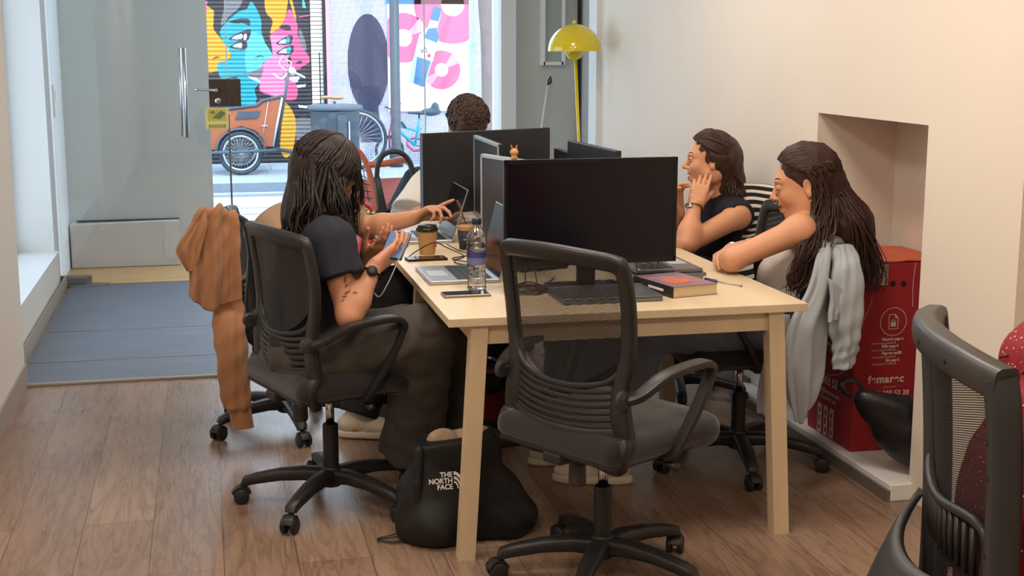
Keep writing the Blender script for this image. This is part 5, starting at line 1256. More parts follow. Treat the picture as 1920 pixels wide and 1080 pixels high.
def bottle(label, c, s=1.0):
    t = thing('water_bottle', label, 'bottle', (c[0], c[1], TZ)); pr = []
    for i in range(61):
        z = .205*i/60; r = .0315
        if z < .012: r = .026+.0055*(z/.012)**.5
        elif z < .085: r = .0315+.0012*math.sin(z*260)-.003*math.sin((z-.012)/.073*math.pi)
        elif z < .13: r = .0315
        elif z < .165: r = .0325+.0014*math.sin(z*380)
        else: r = .0325*(1-((z-.165)/.04)**1.7)+.0125*((z-.165)/.04)**1.7
        pr.append((r, z))
    pr += [(.0125, .215)]
    m_ = MB(); V = []; n = 32
    m_.lathe(pr, (0, 0, 0), n)
    for i, (x, y, z) in enumerate(m_.v):
        if .012 < z < .085:
            a = math.atan2(y, x); f = 1-.035*abs(math.sin(a*8)); m_.v[i] = (x*f, y*f, z)
    m_.build('shell', M['clear'], t, True)
    w = [(r*.95, z) for r, z in pr if .004 < z < .088]; MB().lathe(w, (0, 0, 0), 28).build('water', M['water'], t, True)
    MB().lathe([(.0147, .213), (.0155, .215), (.0155, .229), (.014, .232)], (0, 0, 0), 24).build('cap', M['capblue'], t, True)
    V = MB(); V.lathe([(.0322, .088), (.0324, .126)], (0, 0, 0), 28); V.f = V.f[:-2]; V.m = V.m[:-2]; V.build('label_band', M['labelp'], t, True)
    V = MB(); V.lathe([(.0326, .108), (.0326, .126)], (0, 0, 0), 28); V.f = V.f[:-2]; V.m = V.m[:-2]; o = V.build('label_stripe', M['labelw'], t, True)
    return t
p_ = az(900, 549, TZ); BT1 = bottle('tall clear water bottle with navy cap beside the open silver laptop', (p_.x, p_.y+.05))
p_ = az(1222, 522, TZ); BT2 = copytree(BT1); BT2.location = (p_.x, p_.y+.02, TZ); BT2['label'] = 'clear water bottle partly hidden behind the nearest monitor'
M['kraft'] = mat('kraft_paper', 'b98f5e', .75, var=.06, vscale=20); M['lid'] = mat('black_cup_lid', '19191b', .25); M['sleeve'] = mat('dark_cup_sleeve', '2a2f3e', .6); M['red'] = mat('red_print', 'a8402f', .6)
def cup(label, c, dark=False):
    t = thing('paper_cup', label, 'cup', (c[0], c[1], TZ))
    MB().lathe([(.028, 0), (.029, .002), (.039, .092), (.0395, .094)], (0, 0, 0), 32).build('cup_body', M['kraft'], t, True)
    if not dark:
        MB().lathe([(.0415, .088), (.042, .094), (.0405, .1), (.036, .102), (.035, .11), (.0, .111)], (0, 0, 0), 32).build('lid', M['lid'], t, True)
        m_ = MB()
        for k in range(2): m_.box((.021+k*.007, -.0305, .036), (.005, .003, .01))
        m_.build('printed_mark', M['red'], t)
    else:
        V = MB(); V.lathe([(.0302, .006), (.0385, .078)], (0, 0, 0), 32); V.build('sleeve', M['sleeve'], t, True)
        MB().box((-.008, -.0355, .045), (.026, .002, .006)).build('printed_mark', M['silver'], t)
    return t
p_ = az(803, 478, TZ); cup('kraft paper cup with black lid, behind the black phone', (p_.x, p_.y+.02))
p_ = az(878, 470, TZ); cup('paper cup in a dark sleeve without lid, behind the water bottle', (p_.x, p_.y+.02), True)
# pen, cables
p0, p1 = az(1322, 523, TZ+.005), az(1391, 536, TZ+.004); d = p1-p0
t = thing('pen', 'blue and white pen lying on the right side of the table', 'pen', tuple(p0)); M['blue'] = mat('blue_plastic', '2f4f86', .35)
m_ = MB().tube([(0, 0, 0), d*.32], .005, 10); m_.build('barrel', M['blue'], t, True); MB().tube([d*.32, d*.36, d*.96], [.005, .0022, .0022], 8).tube([d*.96, d], .0035, 8).build('thin_stem', M['steel'], t, True)
M['cable'] = mat('black_cable', '1c1b1c', .5); M['cablegrey'] = mat('grey_cable', '8f8f8c', .5)
def cable(label, pts, m='cable', r=.0022): 
    return tag(MB().tube(catmull(pts, 10), r, 6).build('cable', M[m], None, True), label, 'cable')
zt = TZ+.004
cable('black cable curving over the table beside the kraft cup', [az(760, 487, zt), az(775, 480, zt)+Vector((0, 0, .01)), at(800, 460, 4.78), at(818, 455, 4.85), az(835, 463, zt+.03), az(870, 480, zt), az(852, 488, zt), az(862, 495, zt), az(905, 498, zt)])
cable('thin black cable leading to the dark-sleeved cup', [az(838, 458, zt+.02), az(860, 470, zt+.01), az(880, 478, zt), az(848, 485, zt), az(895, 494, zt)], r=.002)
cable('grey cable hanging from the held phone into the lap', [at(757, 463, 4.27), at(746, 490, 4.2), at(728, 530, 4.15), at(712, 556, 4.15), at(700, 548, 4.2)], 'cablegrey', .002)
rs = random.Random(8)
for j, nm in enumerate(('brown cable coiled in the tangle left of the closed laptop', 'looped brown cable rising from the tangle under the nearest monitor')):
    c = az(988, 548, zt); pts = []
    for k in range(26 if j == 0 else 14):
        a = k*1.25+j; rr = .045+.03*rs.random(); pts.append(c+Vector((math.cos(a)*rr*1.1, math.sin(a)*rr*1.0+.03, abs(rs.gauss(0, .008))+.002)))
    if j: pts += [az(985, 530, zt), at(987, 495, 4.25), at(993, 492, 4.25), at(1003, 510, 4.24), az(1012, 540, zt), az(1040, 520, zt)]
    cable(nm, pts, 'cablebrown' if 'cablebrown' in M else 'cable', .0024)
for j, (x, y) in enumerate(((905, 430), (880, 440))):
    cable('black cable hanging behind the far monitor, '+('right one' if j == 0 else 'left one'), [at(x-15, 395, 5.6), at(x-8, 415, 5.55), az(x+5, 440, zt), az(x+30, 450, zt)], r=.0025)
# rabbit-eared ornament on the second monitor
p_ = at(964, 292, 4.50); M['tan'] = mat('tan_ornament', 'c69a66', .5); M['brownred'] = mat('russet_ears', 'b8623c', .5)
t = thing('rabbit_ornament', 'tiny tan ornament with rabbit ears perched on a silver-edged monitor', 'ornament', (p_.x, p_.y, p_.z-.012))
V, Qd = isosurf([ell((0, 0, .024), (.015, .014, .013), k=.004), ell((0, 0, .008), (.010, .010, .011), k=.004), ell((-.008, 0, .003), (.006, .007, .004), k=.003), ell((.008, 0, .003), (.006, .007, .004), k=.003)], .0022, (-.03,)*3, (.03, .03, .05)); fast_mesh('figure', V, Qd, M['tan'], t)
for s in (-1, 1): V, Qd = isosurf([rc((s*.006, 0, .033), (s*.010, 0, .048), .0048, .0022)], .0018, (-.02, -.02, .02), (.02, .02, .06)); fast_mesh('ear', V, Qd, M['brownred'], t)
# ------------------------------------------------------------------ hanging clothes
def drape(name, rows, m, label=None, cat=None, n=7, A=.01, f=9, th=.004, seed=1, uvs=None):
    G = [[Vector(at(*p)) for p in r] for r in rows]; nc = len(G[0])
    G1 = [catmull(r, n) for r in G]; W_ = len(G1[0]); cols = [catmull([G1[i][j] for i in range(len(G1))], n) for j in range(W_)]; Hh = len(cols[0])
    V = []; rs = random.Random(seed); ph = rs.random()*6
    for i in range(Hh):
        for j in range(W_):
            p = cols[j][i]; a = cols[min(j+1, W_-1)][i]-cols[max(j-1, 0)][i]; b = cols[j][min(i+1, Hh-1)]-cols[j][max(i-1, 0)]; nn = a.cross(b)
            nn = nn.normalized() if nn.length > 1e-9 else Vector((0, -1, 0)); u = j/(W_-1); v = i/(Hh-1)
            V.append(p+nn*A*(.8*math.sin(u*f+ph+1.8*math.sin(v*2.6+ph)+v*2)+.45*math.sin(u*f*2.1-v*5+ph*2)+.35*abs(math.sin((u*.8+v)*f*.9+ph)))*min(1, v*2+.25))
    Fq = [(i*W_+j, i*W_+j+1, (i+1)*W_+j+1, (i+1)*W_+j) for i in range(Hh-1) for j in range(W_-1)]
    o = mkobj(name, V, Fq, m, None, True)
    if uvs:
        uv = o.data.uv_layers.new(name='UVMap')
        for l in o.data.loops: i, j = divmod(l.vertex_index, W_); uv.data[l.index].uv = (j/(W_-1), i/(Hh-1))
    md = o.modifiers.new('thickness', 'SOLIDIFY'); md.thickness = th; md.offset = 0
    md = o.modifiers.new('smooth', 'SUBSURF'); md.levels = 1; md.render_levels = 1
    if label: tag(o, label, cat)
    return o
M['hoodie'] = mat('tan_hoodie_fleece', 'a0714f', .9, bump=.15, bscale=250, var=.05, vscale=14, sheen=.2)
def blob(name, prims, m, pts, h=.006, infl=0, A=0, f=60, dirs=((1, .3, .2), (.2, 1, .1)), seed=1, post=None, parent=None, label=None, cat=None, pad=.15):
    P = np.array([v3(p) for p in pts])
    V, Qd = isosurf(prims, h, P.min(0)-pad, P.max(0)+pad, infl, lambda d, p: (post(d-fold(p, A, f, dirs, seed), p) if post else d-fold(p, A, f, dirs, seed)))
    o = fast_mesh(name, V, Qd, m, parent)
    if label: tag(o, label, cat)
    return o
sqY = (unit((.9, -.3, .1)), .45)
pp_ = lambda x, y, Y: v3(at(x, y, Y))
HD = thing('hoodie', 'tan hoodie draped over the back of the chair on the left, one sleeve hanging', 'hoodie', (0, 0, 0))
o = drape('body', [[(378, 410, 5.205), (394, 404, 5.205), (412, 402, 5.205), (428, 406, 5.225), (440, 412, 5.265)], [(372, 394, 4.989), (392, 388, 5.000), (412, 387, 5.014), (430, 393, 5.042), (444, 404, 5.070)], [(356, 425, 4.979), (378, 418, 4.976), (402, 420, 4.983), (428, 426, 5.007), (449, 440, 5.035)], [(350, 465, 4.979), (372, 462, 4.968), (398, 464, 4.972), (428, 470, 4.993), (447, 478, 5.014)],
  [(354, 515, 4.979), (372, 512, 4.968), (396, 515, 4.968), (424, 520, 4.986), (450, 532, 5.007)], [(353, 556, 4.979), (368, 568, 4.972), (388, 584, 4.972), (414, 576, 4.986), (452, 562, 5.007)]], M['hoodie'], A=.016, f=15, th=.008, seed=4); o.parent = HD
o = drape('hood', [[(385, 392, 4.986), (378, 400, 4.976), (366, 412, 4.972)], [(388, 425, 4.965), (368, 428, 4.962), (350, 436, 4.965)], [(378, 462, 4.962), (356, 462, 4.958), (330, 468, 4.965)], [(370, 492, 4.965), (356, 488, 4.962), (338, 488, 4.968)], [(368, 514, 4.968), (360, 508, 4.968), (352, 510, 4.972)]], M['hoodie'], A=.009, f=9, th=.010, seed=2); o.parent = HD
def sleeve_loft(name, cs, m, parent, A=.006, seed=1, n=36, k=7):
    """cs: (px, py, Y, half width px, depth)"""
    C_ = [(Vector(at(x, y, Y)), (Vector(at(x+hw, y, Y))-Vector(at(x, y, Y))).length, dp) for x, y, Y, hw, dp in cs]; rs = random.Random(seed)
    P = catmull([c[0] for c in C_], k); N_ = len(P); W_ = np.interp(np.linspace(0, len(cs)-1, N_), range(len(cs)), [c[1] for c in C_]); Dp = np.interp(np.linspace(0, len(cs)-1, N_), range(len(cs)), [c[2] for c in C_])
    V, Fq = [], []; p1, p2 = rs.random()*6, rs.random()*6
    for i, p in enumerate(P):
        for q in range(n):
            a = 2*math.pi*q/n; w = 1+(A/W_[i])*(math.sin(a*5+p1+1.5*math.sin(i/N_*5))+.8*math.sin(a*8+p2+i/N_*7)+.5*math.sin(i/N_*38+a*2))
            V.append(p+Vector((math.cos(a)*W_[i]*w, math.sin(a)*Dp[i]*w, 0)))
    for i in range(N_-1):
        for q in range(n): Fq.append((i*n+q, i*n+(q+1) % n, (i+1)*n+(q+1) % n, (i+1)*n+q))
    Fq.append(tuple((N_-1)*n+q for q in range(n))); Fq.append(tuple(range(n-1, -1, -1)))
    return mkobj(name, V, Fq, m, parent, True)
sleeve_loft('sleeve', [(424, 540, 5.10, 20, .02), (428, 572, 5.07, 27, .03), (430, 610, 5.02, 29, .045), (433, 660, 5.0, 29, .05), (440, 720, 5.0, 28, .045), (447, 766, 5.0, 25, .04)], M['hoodie'], HD, .005, 3)
sleeve_loft('cuff', [(448, 764, 5.0, 22.5, .036), (450, 768, 5.0, 21, .034), (455, 796, 5.0, 20.5, .033), (456, 801, 5.0, 20, .032)], M['hoodie'], HD, .0008, 5)
M['paleblue'] = mat('pale_blue_cotton', 'a4adb5', .85, bump=.12, bscale=300, var=.04, vscale=12)
SHR = thing('shirt', 'pale blue shirt hung over the chair back by the red box', 'shirt', (0, 0, 0))
o = drape('body', [[(1540, 452, 4.20), (1556, 448, 4.22), (1575, 450, 4.30)], [(1528, 490, 4.14), (1550, 480, 4.13), (1572, 492, 4.20)], [(1512, 545, 4.10), (1540, 545, 4.09), (1566, 560, 4.16)], [(1478, 610, 4.08), (1512, 610, 4.06), (1555, 625, 4.12)],
   [(1466, 690, 4.07), (1500, 690, 4.05), (1550, 695, 4.10)], [(1474, 745, 4.08), (1500, 752, 4.06), (1535, 752, 4.08)], [(1490, 778, 4.08), (1498, 796, 4.07), (1508, 784, 4.08)]], M['paleblue'], A=.012, f=13, seed=3); o.parent = SHR
o = drape('front_panel', [[(1440, 586, 4.2), (1458, 588, 4.18), (1482, 590, 4.16)], [(1440, 640, 4.2), (1458, 645, 4.18), (1480, 650, 4.16)], [(1422, 720, 4.22), (1450, 720, 4.2), (1474, 725, 4.18)], [(1418, 775, 4.24), (1440, 780, 4.22), (1466, 770, 4.2)]], M['paleblue'], A=.008, f=12, seed=5); o.parent = SHR
sleeve_loft('sleeve', [(1578, 458, 4.2, 16, .03), (1588, 500, 4.12, 24, .04), (1588, 560, 4.1, 30, .04), (1586, 610, 4.1, 26, .04), (1586, 645, 4.1, 21, .035), (1580, 668, 4.1, 19, .03), (1577, 690, 4.1, 15, .03)], M['paleblue'], SHR, .006, 6)
o = drape('sleeve_fold', [[(1552, 520, 4.07), (1566, 530, 4.06), (1578, 540, 4.07)], [(1556, 560, 4.07), (1568, 568, 4.06), (1580, 575, 4.07)], [(1553, 585, 4.07), (1563, 592, 4.06), (1572, 590, 4.07)], [(1552, 606, 4.07), (1560, 604, 4.06), (1570, 598, 4.07)]], M['paleblue'], A=.006, f=8); o.parent = SHR
blob('collar_roll', [rc(pp_(1540, 462, 4.2), pp_(1580, 456, 4.3), .022, .026, .02)], M['paleblue'], [at(1540, 462, 4.2), at(1580, 456, 4.3)], A=.006, f=70, parent=SHR)
def stripe_mat():
    m = mat('black_and_white_stripes', 'd9d5cf', .85); N, L, b = nodes_of(m); tc = N.new('ShaderNodeTexCoord'); sp_ = N.new('ShaderNodeSeparateXYZ'); L.new(tc.outputs['UV'], sp_.inputs[0])
    a = N.new('ShaderNodeMath'); a.operation = 'MULTIPLY'; a.inputs[1].default_value = 2*math.pi*15; L.new(sp_.outputs[1], a.inputs[0]); s = N.new('ShaderNodeMath'); s.operation = 'SINE'; L.new(a.outputs[0], s.inputs[0])
    g = N.new('ShaderNodeMath'); g.operation = 'GREATER_THAN'; g.inputs[1].default_value = .25; L.new(s.outputs[0], g.inputs[0]); mx = N.new('ShaderNodeMix'); mx.data_type = 'RGBA'
    mx.inputs[6].default_value = srgb('1b1a1c'); mx.inputs[7].default_value = srgb('dcd8d2'); L.new(g.outputs[0], mx.inputs[0]); L.new(mx.outputs[2], b.inputs['Base Color']); return m
M['stripe'] = stripe_mat()
drape('striped_garment', [[(1385, 343, 5.12), (1415, 343, 5.1), (1445, 346, 5.08), (1470, 352, 5.06)], [(1388, 385, 5.06), (1415, 382, 5.05), (1442, 385, 5.04), (1468, 380, 5.02)], [(1392, 425, 5.05), (1412, 428, 5.04), (1436, 420, 5.03), (1465, 412, 5.0)],
   [(1380, 470, 5.04), (1402, 462, 5.03), (1430, 448, 5.02), (1462, 440, 5.0)], [(1376, 520, 5.02), (1405, 515, 5.01), (1430, 505, 5.0), (1458, 490, 5.0)], [(1380, 570, 5.02), (1405, 568, 5.01), (1430, 560, 5.0), (1455, 550, 5.0)]], M['stripe'], 'black and white striped garment over the chair by the right wall', 'garment', A=.006, f=6, seed=7, uvs=True)
# ------------------------------------------------------------------ bags, bin, red box
M['bagblack'] = mat('black_nylon', '131418', .6, bump=.1, bscale=200); M['inner'] = mat('beige_lining', 'a08a74', .8, var=.3, vscale=30)
BG = thing('tote_bag', 'black tote bag with white lettering slumped behind the left table leg', 'bag', (.72, 3.97, 0)); o_ = np.array([.72, 3.97, 0])
bp = [rbox((.73, 3.985, .09), (.185, .085, .10), .06, k=.04), rbox((.715, 3.975, .22), (.135, .07, .13), .05, k=.06), ell((.64, 3.92, .05), (.09, .07, .06), k=.05), ell((.86, 3.97, .05), (.11, .08, .07), k=.05), ell((.72, 3.975, .36), (.095, .04, .10), k=.02, sub=True)]
V, Qd = isosurf(bp, .0055, (.4, 3.75, -.02), (1.05, 4.2, .42), 0, lambda d, p: np.maximum(np.maximum(d-fold(p, .02, 34, ((.4, .2, 1), (1, .2, .5), (.2, .1, 1)), 6)*np.clip(1.3-p[:, 2]*3, .25, 1), .004-p[:, 2]), p[:, 2]-.325-.12*(p[:, 0]-.72)))
bagm = fast_mesh('bag_body', V-o_, Qd, M['bagblack'], BG)
bt_bag = BVHTree.FromPolygons([tuple(x) for x in V], [tuple(q) for q in Qd.tolist()])
ch_ = blob('strap', [rc((.592, 3.915, .30), (.584, 3.90, .20), .016, .014, .01), rc((.584, 3.9, .2), (.59, 3.9, .06), .014, .014, .01)], M['bagblack'], [(.58, 3.9, .3), (.58, 3.9, .05)], parent=None); ch_.parent = BG; ch_.location = Vector(-o_)
ch_ = blob('top_flap', [rbox((.87, 3.95, .315), (.055, .03, .022), .02, k=.02), rc((.80, 3.95, .31), (.93, 3.96, .300), .02, .018, .02)], M['bagblack'], [(.8, 3.95, .3), (.93, 3.95, .33)], A=.004, parent=None); ch_.parent = BG; ch_.location = Vector(-o_)
ch_ = blob('bag_contents', [ell((.68, 3.975, .305), (.05, .03, .035), k=.01), ell((.77, 3.98, .31), (.06, .03, .03), k=.01)], M['inner'], [(.62, 3.97, .3), (.8, 3.97, .33)], A=.012, f=70, parent=None); ch_.parent = BG; ch_.location = Vector(-o_)
m_ = MB(); c_ = az(728, 1012, .004)
for k in range(2): m_.tube(catmull([c_+Vector((.13, .03-k*.03, .03)), c_+Vector((.03, .02-k*.02, .01)), c_+Vector((-.03, .01-k*.01, .003)), c_+Vector((-.02, -.015, .003)), c_+Vector((.03, -.03-k*.01, .004)), c_+Vector((.10, -.01, .01))], 6), .0022, 6)
o = m_.build('drawcord', M['cable'], BG, True); o.location = Vector(-o_)
def bag_hit(px, py):
    d = Vector(ray(px, py)).normalized(); h_ = bt_bag.ray_cast(Vector((0, 0, CH)), d); return h_[0], h_[1]
pa_, na_ = bag_hit(840, 902)
if pa_ is not None:
    zc = at(840, 902, pa_.y); nx_v = Vector((na_.x*.5, na_.y, na_.z*.5)).normalized(); org = pa_+nx_v*.010
    Mt = frame(org, (1, -nx_v.x/nx_v.y*-1 if False else .0, 0), (0, 0, 1))
    xa_ = Vector((1, 0, 0))-nx_v*nx_v.x; ya_ = Vector((0, 0, 1))-nx_v*nx_v.z; Mt = frame(org-Vector(o_), xa_, ya_)
    for k, (w, dx) in enumerate((('THE', 0), ('NORTH', 0), ('FACE', 0))):
        text_mesh(w, .0215, M['white'], BG, Mt @ Matrix.Translation((.012, .013-.0185*k, 0)), align='RIGHT', bold=.0006)
    m_ = MB()
    for r0, r1 in ((.010, .014), (.017, .022), (.025, .031)):
        P = []; 
        for q in np.linspace(0, math.pi/2, 12): P.append(Mt @ Vector((.016+.031-r1*math.cos(q)+0, -.026+r1*1.75*math.sin(q), .0004)) if False else Mt @ Vector((.016+r1*math.sin(q), -.024+r1*1.7*math.cos(q), .0004)))
        Q2 = [Mt @ Vector((.016+r0*math.sin(q), -.024+r0*1.7*math.cos(q), .0004)) for q in np.linspace(0, math.pi/2, 12)]
        b0 = len(m_.v); m_.add(P+Q2, [(i, i+1, 12+i+1, 12+i) for i in range(11)])
    m_.build('dome_mark', M['white'], BG)
M['binred'] = mat('dark_red_bin', '7c1420', .4); M['liner'] = mat('black_bin_liner', '141519', .35, bump=.4, bscale=30)
p_ = az(925, 826, 0); t = thing('waste_bin', 'dark red waste bin with black liner under the table', 'bin', (p_.x-.0, p_.y+.1, 0))
MB().lathe([(.085, 0), (.088, .005), (.112, .25)], (0, 0, 0), 32).build('body', M['binred'], t, True)
m_ = MB().lathe([(.114, .20), (.118, .205), (.117, .262), (.108, .275), (.10, .262), (.09, .15)], (0, 0, 0), 40); rs = random.Random(2)
m_.v = [(x*(1+.03*math.sin(7*math.atan2(y, x)+z*40)), y*(1+.03*math.sin(7*math.atan2(y, x)+z*40)), z+.008*math.sin(5*math.atan2(y, x))) for x, y, z in m_.v]; m_.build('liner', M['liner'], t, True)
# red cardboard box in the niche
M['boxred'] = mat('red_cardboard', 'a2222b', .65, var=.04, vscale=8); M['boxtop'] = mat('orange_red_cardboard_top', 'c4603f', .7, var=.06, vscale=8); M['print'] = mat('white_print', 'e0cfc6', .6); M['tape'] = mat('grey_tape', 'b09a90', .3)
CB = thing('cardboard_box', 'red cardboard paper-collection box with white print standing in the niche', 'box', (2.229, 4.32, .062)); X0, Y0, Z0 = 2.229, 4.32, .062
zt_ = at(1727, 491, 4.32).z; bxw, byd = .36, .36
MB().box((bxw/2, byd/2, (zt_-Z0)/2), (bxw, byd, zt_-Z0)).build('carton', M['boxred'], CB)
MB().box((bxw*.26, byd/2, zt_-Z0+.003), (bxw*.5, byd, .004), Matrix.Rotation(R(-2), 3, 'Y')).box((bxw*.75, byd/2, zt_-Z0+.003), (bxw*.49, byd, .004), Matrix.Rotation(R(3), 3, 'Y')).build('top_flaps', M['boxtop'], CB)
def fr_(px, py): p = at(px, py, Y0); return Vector((p.x-X0, -.0012, p.z-Z0))
def lf_(px, py): p = ax(px, py, X0); return Vector((-.0012, p.y-Y0, p.z-Z0))
Fm = lambda px, py: frame(fr_(px, py), (1, 0, 0), (0, 0, 1)); Lm = lambda px, py: frame(lf_(px, py), (0, -1, 0), (0, 0, 1))
m_ = MB()
for px in (1653, 1674, 1694): MB().lathe([(.0105, 0), (.0105, .001)], fr_(px, 532), 20, axis=(0, -1, 0)).build('round_hole', M['liner'], CB)
m_ = MB(); p = fr_(1657, 497); m_.box((p.x, p.y-.001, p.z-.035), (.036, .001, .075)).box((p.x, .02, zt_-Z0+.008), (.036, .045, .001)); m_.build('tape', M['tape'], CB)
def ring(mb, c, r, w, M4, n=40, a0=0, a1=360):
    A0 = [M4 @ Vector((c[0]+r*math.cos(R(a0+(a1-a0)*k/n)), c[1]+r*math.sin(R(a0+(a1-a0)*k/n)), 0)) for k in range(n+1)]; A1 = [M4 @ Vector((c[0]+(r-w)*math.cos(R(a0+(a1-a0)*k/n)), c[1]+(r-w)*math.sin(R(a0+(a1-a0)*k/n)), 0)) for k in range(n+1)]
    mb.add(A0+A1, [(k, k+1, n+1+k+1, n+1+k) for k in range(n)])
m_ = MB(); Mc = Fm(1675, 603); ring(m_, (0, 0), .052, .0025, Mc)
w_, h_ = .019, .028
for a, b, c, d in ((-w_, -h_, .003, 2*h_), (w_-.003, -h_, .003, 1.5*h_), (-w_, -h_, 2*w_, .003), (-w_, h_-.003, 1.3*w_, .003)): m_.add([Mc @ Vector(q) for q in ((a, b, 0), (a+c, b, 0), (a+c, b+d, 0), (a, b+d, 0))], [(0, 1, 2, 3)])
m_.add([Mc @ Vector(q) for q in ((w_*.3, h_, 0), (w_, h_*.45, 0), (w_*.3, h_*.45, 0))], [(0, 1, 2)]); m_.add([Mc @ Vector(q) for q in ((-.010, -.018, 0), (.010, -.018, 0), (.010, -.001, 0), (-.010, -.001, 0))], [(0, 1, 2, 3)])
ring(m_, (0, 0), .008, .0028, Mc, 14, 0, 180); m_.build('lock_symbol', M['print'], CB)
for k, (s_, y) in enumerate((('Només paper', 639), ('Sólo papel', 652), ('Papera soilik', 665), ('Só papel', 678))):
    text_mesh(s_, .0155, M['print'], CB, Fm(1653 if k != 3 else 1660, y), bold=.0006); text_mesh('Documentació Confidencial', .0085, M['print'], CB, Fm(1634, y+7))
text_mesh('femarec', .040, M['print'], CB, Fm(1627, 719), bold=.0012, space=1.1); text_mesh('93 303 53 28', .026, M['print'], CB, Fm(1638, 743), bold=.0006)
m_ = MB(); p = fr_(1668, 725); m_.box((p.x, p.y, p.z), (.05, .0004, .0015)); p = fr_(1668, 747); m_.box((p.x, p.y, p.z), (.11, .0004, .0015)); m_.build('underline', M['print'], CB)
def line_on(fn, pts, w, name='white_line'):
    P = catmull([fn(*q) for q in pts], 8); return MB().tube(P, (w, .0006) if False else w, 4).build(name, M['print'], CB)
line_on(fr_, [(1640, 500), (1634, 560), (1620, 600), (1606, 640)], .0011); line_on(fr_, [(1717, 492), (1712, 530), (1711, 575)], .0011)
text_mesh('femarec', .075, M['print'], CB, Lm(1514, 639), bold=.002, space=1.1); text_mesh('93 303 53 28', .045, M['print'], CB, Lm(1530, 709), bold=.001)
text_mesh('info@femarec.cat', .026, M['print'], CB, Lm(1532, 727)); text_mesh('femarec.cat', .026, M['print'], CB, Lm(1540, 744))
line_on(lf_, [(1546, 700), (1560, 704), (1578, 700), (1590, 688)], .0011)
m_ = MB(); m2 = MB()
for px in (1537, 1548, 1559):
    p = lf_(px, 782+ (px-1537)*.55); m_.box(p, (.0006, .034, .112), bev=0); m2.box(p+Vector((-.0006, 0, .03)), (.0004, .012, .02)).box(p+Vector((-.0006, .004, -.002)), (.0004, .01, .026)).box(p+Vector((-.0006, 0, -.036)), (.0004, .014, .014))
m_.build('handling_marks', M['print'], CB); m2.build('handling_symbols', M['boxred'], CB)
# black leather bag slumped in front of the box
M['leather'] = mat('black_leather', '17171b', .38, bump=.15, bscale=60); M['redlining'] = mat('red_lining', '6d2230', .6)
LB = thing('handbag', 'black leather bag slumped on the niche ledge in front of the red box', 'bag', (2.40, 4.08, .06)); o_ = np.array([2.40, 4.08, .06])
pr = [rc(pp_(1620, 748, 4.10), pp_(1700, 762, 4.05), .022, .03, .03), rc(pp_(1640, 770, 4.10), pp_(1705, 800, 4.05), .045, .06, .05), rc(pp_(1668, 810, 4.10), pp_(1712, 830, 4.06), .05, .06, .05), rc(pp_(1690, 840, 4.08), pp_(1725, 845, 4.06), .03, .04, .05)]
ch_ = blob('bag_body', pr, M['leather'], [at(1610, 740, 4.1), at(1720, 850, 4.1)], A=.012, f=34, dirs=((.5, .2, 1), (1, .2, .6)), seed=4, post=lambda d, p: np.maximum(d, .062-p[:, 2])); ch_.parent = LB; ch_.location = Vector(-o_)
m_ = MB(); q = catmull([at(1598, 742, 4.12), at(1583, 735, 4.13), at(1576, 722, 4.13), at(1590, 712, 4.13), at(1610, 718, 4.12), at(1620, 740, 4.11), at(1640, 755, 4.08)], 6); m_.tube(q, (.011, .004), 8); o = m_.build('bag_strap', M['leather'], LB, True); o.location = Vector(-o_)
# ------------------------------------------------------------------ far end of the room
M['yellow'] = mat('yellow_enamel', 'd9c419', .18, coat=.6)
la = at(1077, 96, 7.5); t = thing('floor_lamp', 'yellow floor lamp with a dome shade in the far right corner', 'lamp', (la.x+.08, 7.5, 0))
zr = la.z; r0 = .152
prof = [(r0*math.cos(a), r0*1.0*math.sin(a)) for a in np.linspace(0, 1.52, 16)]; lean = .08/zr
def lz(z): return -.08*z/zr+.0
S_ = (-.08, 0, zr)
m_ = MB(); out = prof+[(r*.975, z*.975) for r, z in prof[::-1]]
vs_ = []; n = 40
for r, z in out:
    for k in range(n): w = 2*math.pi*k/n; vs_.append((r*math.cos(w), r*math.sin(w), z))
m_.add([(a-.08, b, c+zr) for a, b, c in vs_], [(i*n+k, i*n+(k+1) % n, (i+1)*n+(k+1) % n, (i+1)*n+k) for i in range(len(out)-1) for k in range(n)]); m_.build('lamp_shade', M['yellow'], t, True)
MB().lathe([(.052*math.cos(a), .05*math.sin(a)) for a in np.linspace(-1.5, .6, 14)], (-.08, 0, zr), 32).build('lower_bowl', M['yellow'], t, True)
MB().lathe([(.012, .148), (.012, .165), (.006, .172)], (-.08, 0, zr), 16).build('finial', M['yellow'], t, True)
MB().tube([(-.075, 0, zr-.02), (0, 0, .02)], .0095, 12).build('pole', M['yellow'], t, True); MB().lathe([(.13, 0), (.13, .008), (.12, .014), (.01, .018)], (0, 0, 0), 36).build('base', M['yellow'], t, True)
# framed case on the front wall, pole with a hook
a0, a1 = at(1017, 122, 8.82), at(1054, 122, 8.82); w = a1.x-a0.x; t = thing('wall_case', 'shallow white framed glass case high on the far right wall', 'case', ((a0.x+a1.x)/2, 8.82, a0.z))
m_ = MB(); hh = .9
for x in (-w/2, w/2): m_.box((x, 0, hh/2), (.022, .07, hh))
for z in (.011, hh): m_.box((0, 0, z), (w, .07, .022))
m_.build('case_frame', M['white'], t); MB().box((0, .02, hh/2), (w-.02, .01, hh-.02)).build('backboard', M['wallgrey'], t); MB().box((0, -.025, hh/2), (w-.02, .004, hh-.02)).build('glazing', M['glass'], t)
a0, a1 = at(1027, 160, 8.7), at(1012, 262, 8.65); d = a1-a0; bot = a0+d*(a0.z/(-d.z)); bot.z = .01
t = thing('hook_pole', 'thin white pole with a grey hook leaning on the far wall', 'pole', tuple(bot)); MB().tube([a0-bot, (0, 0, 0)], .007, 8).build('shaft', M['white'], t, True)
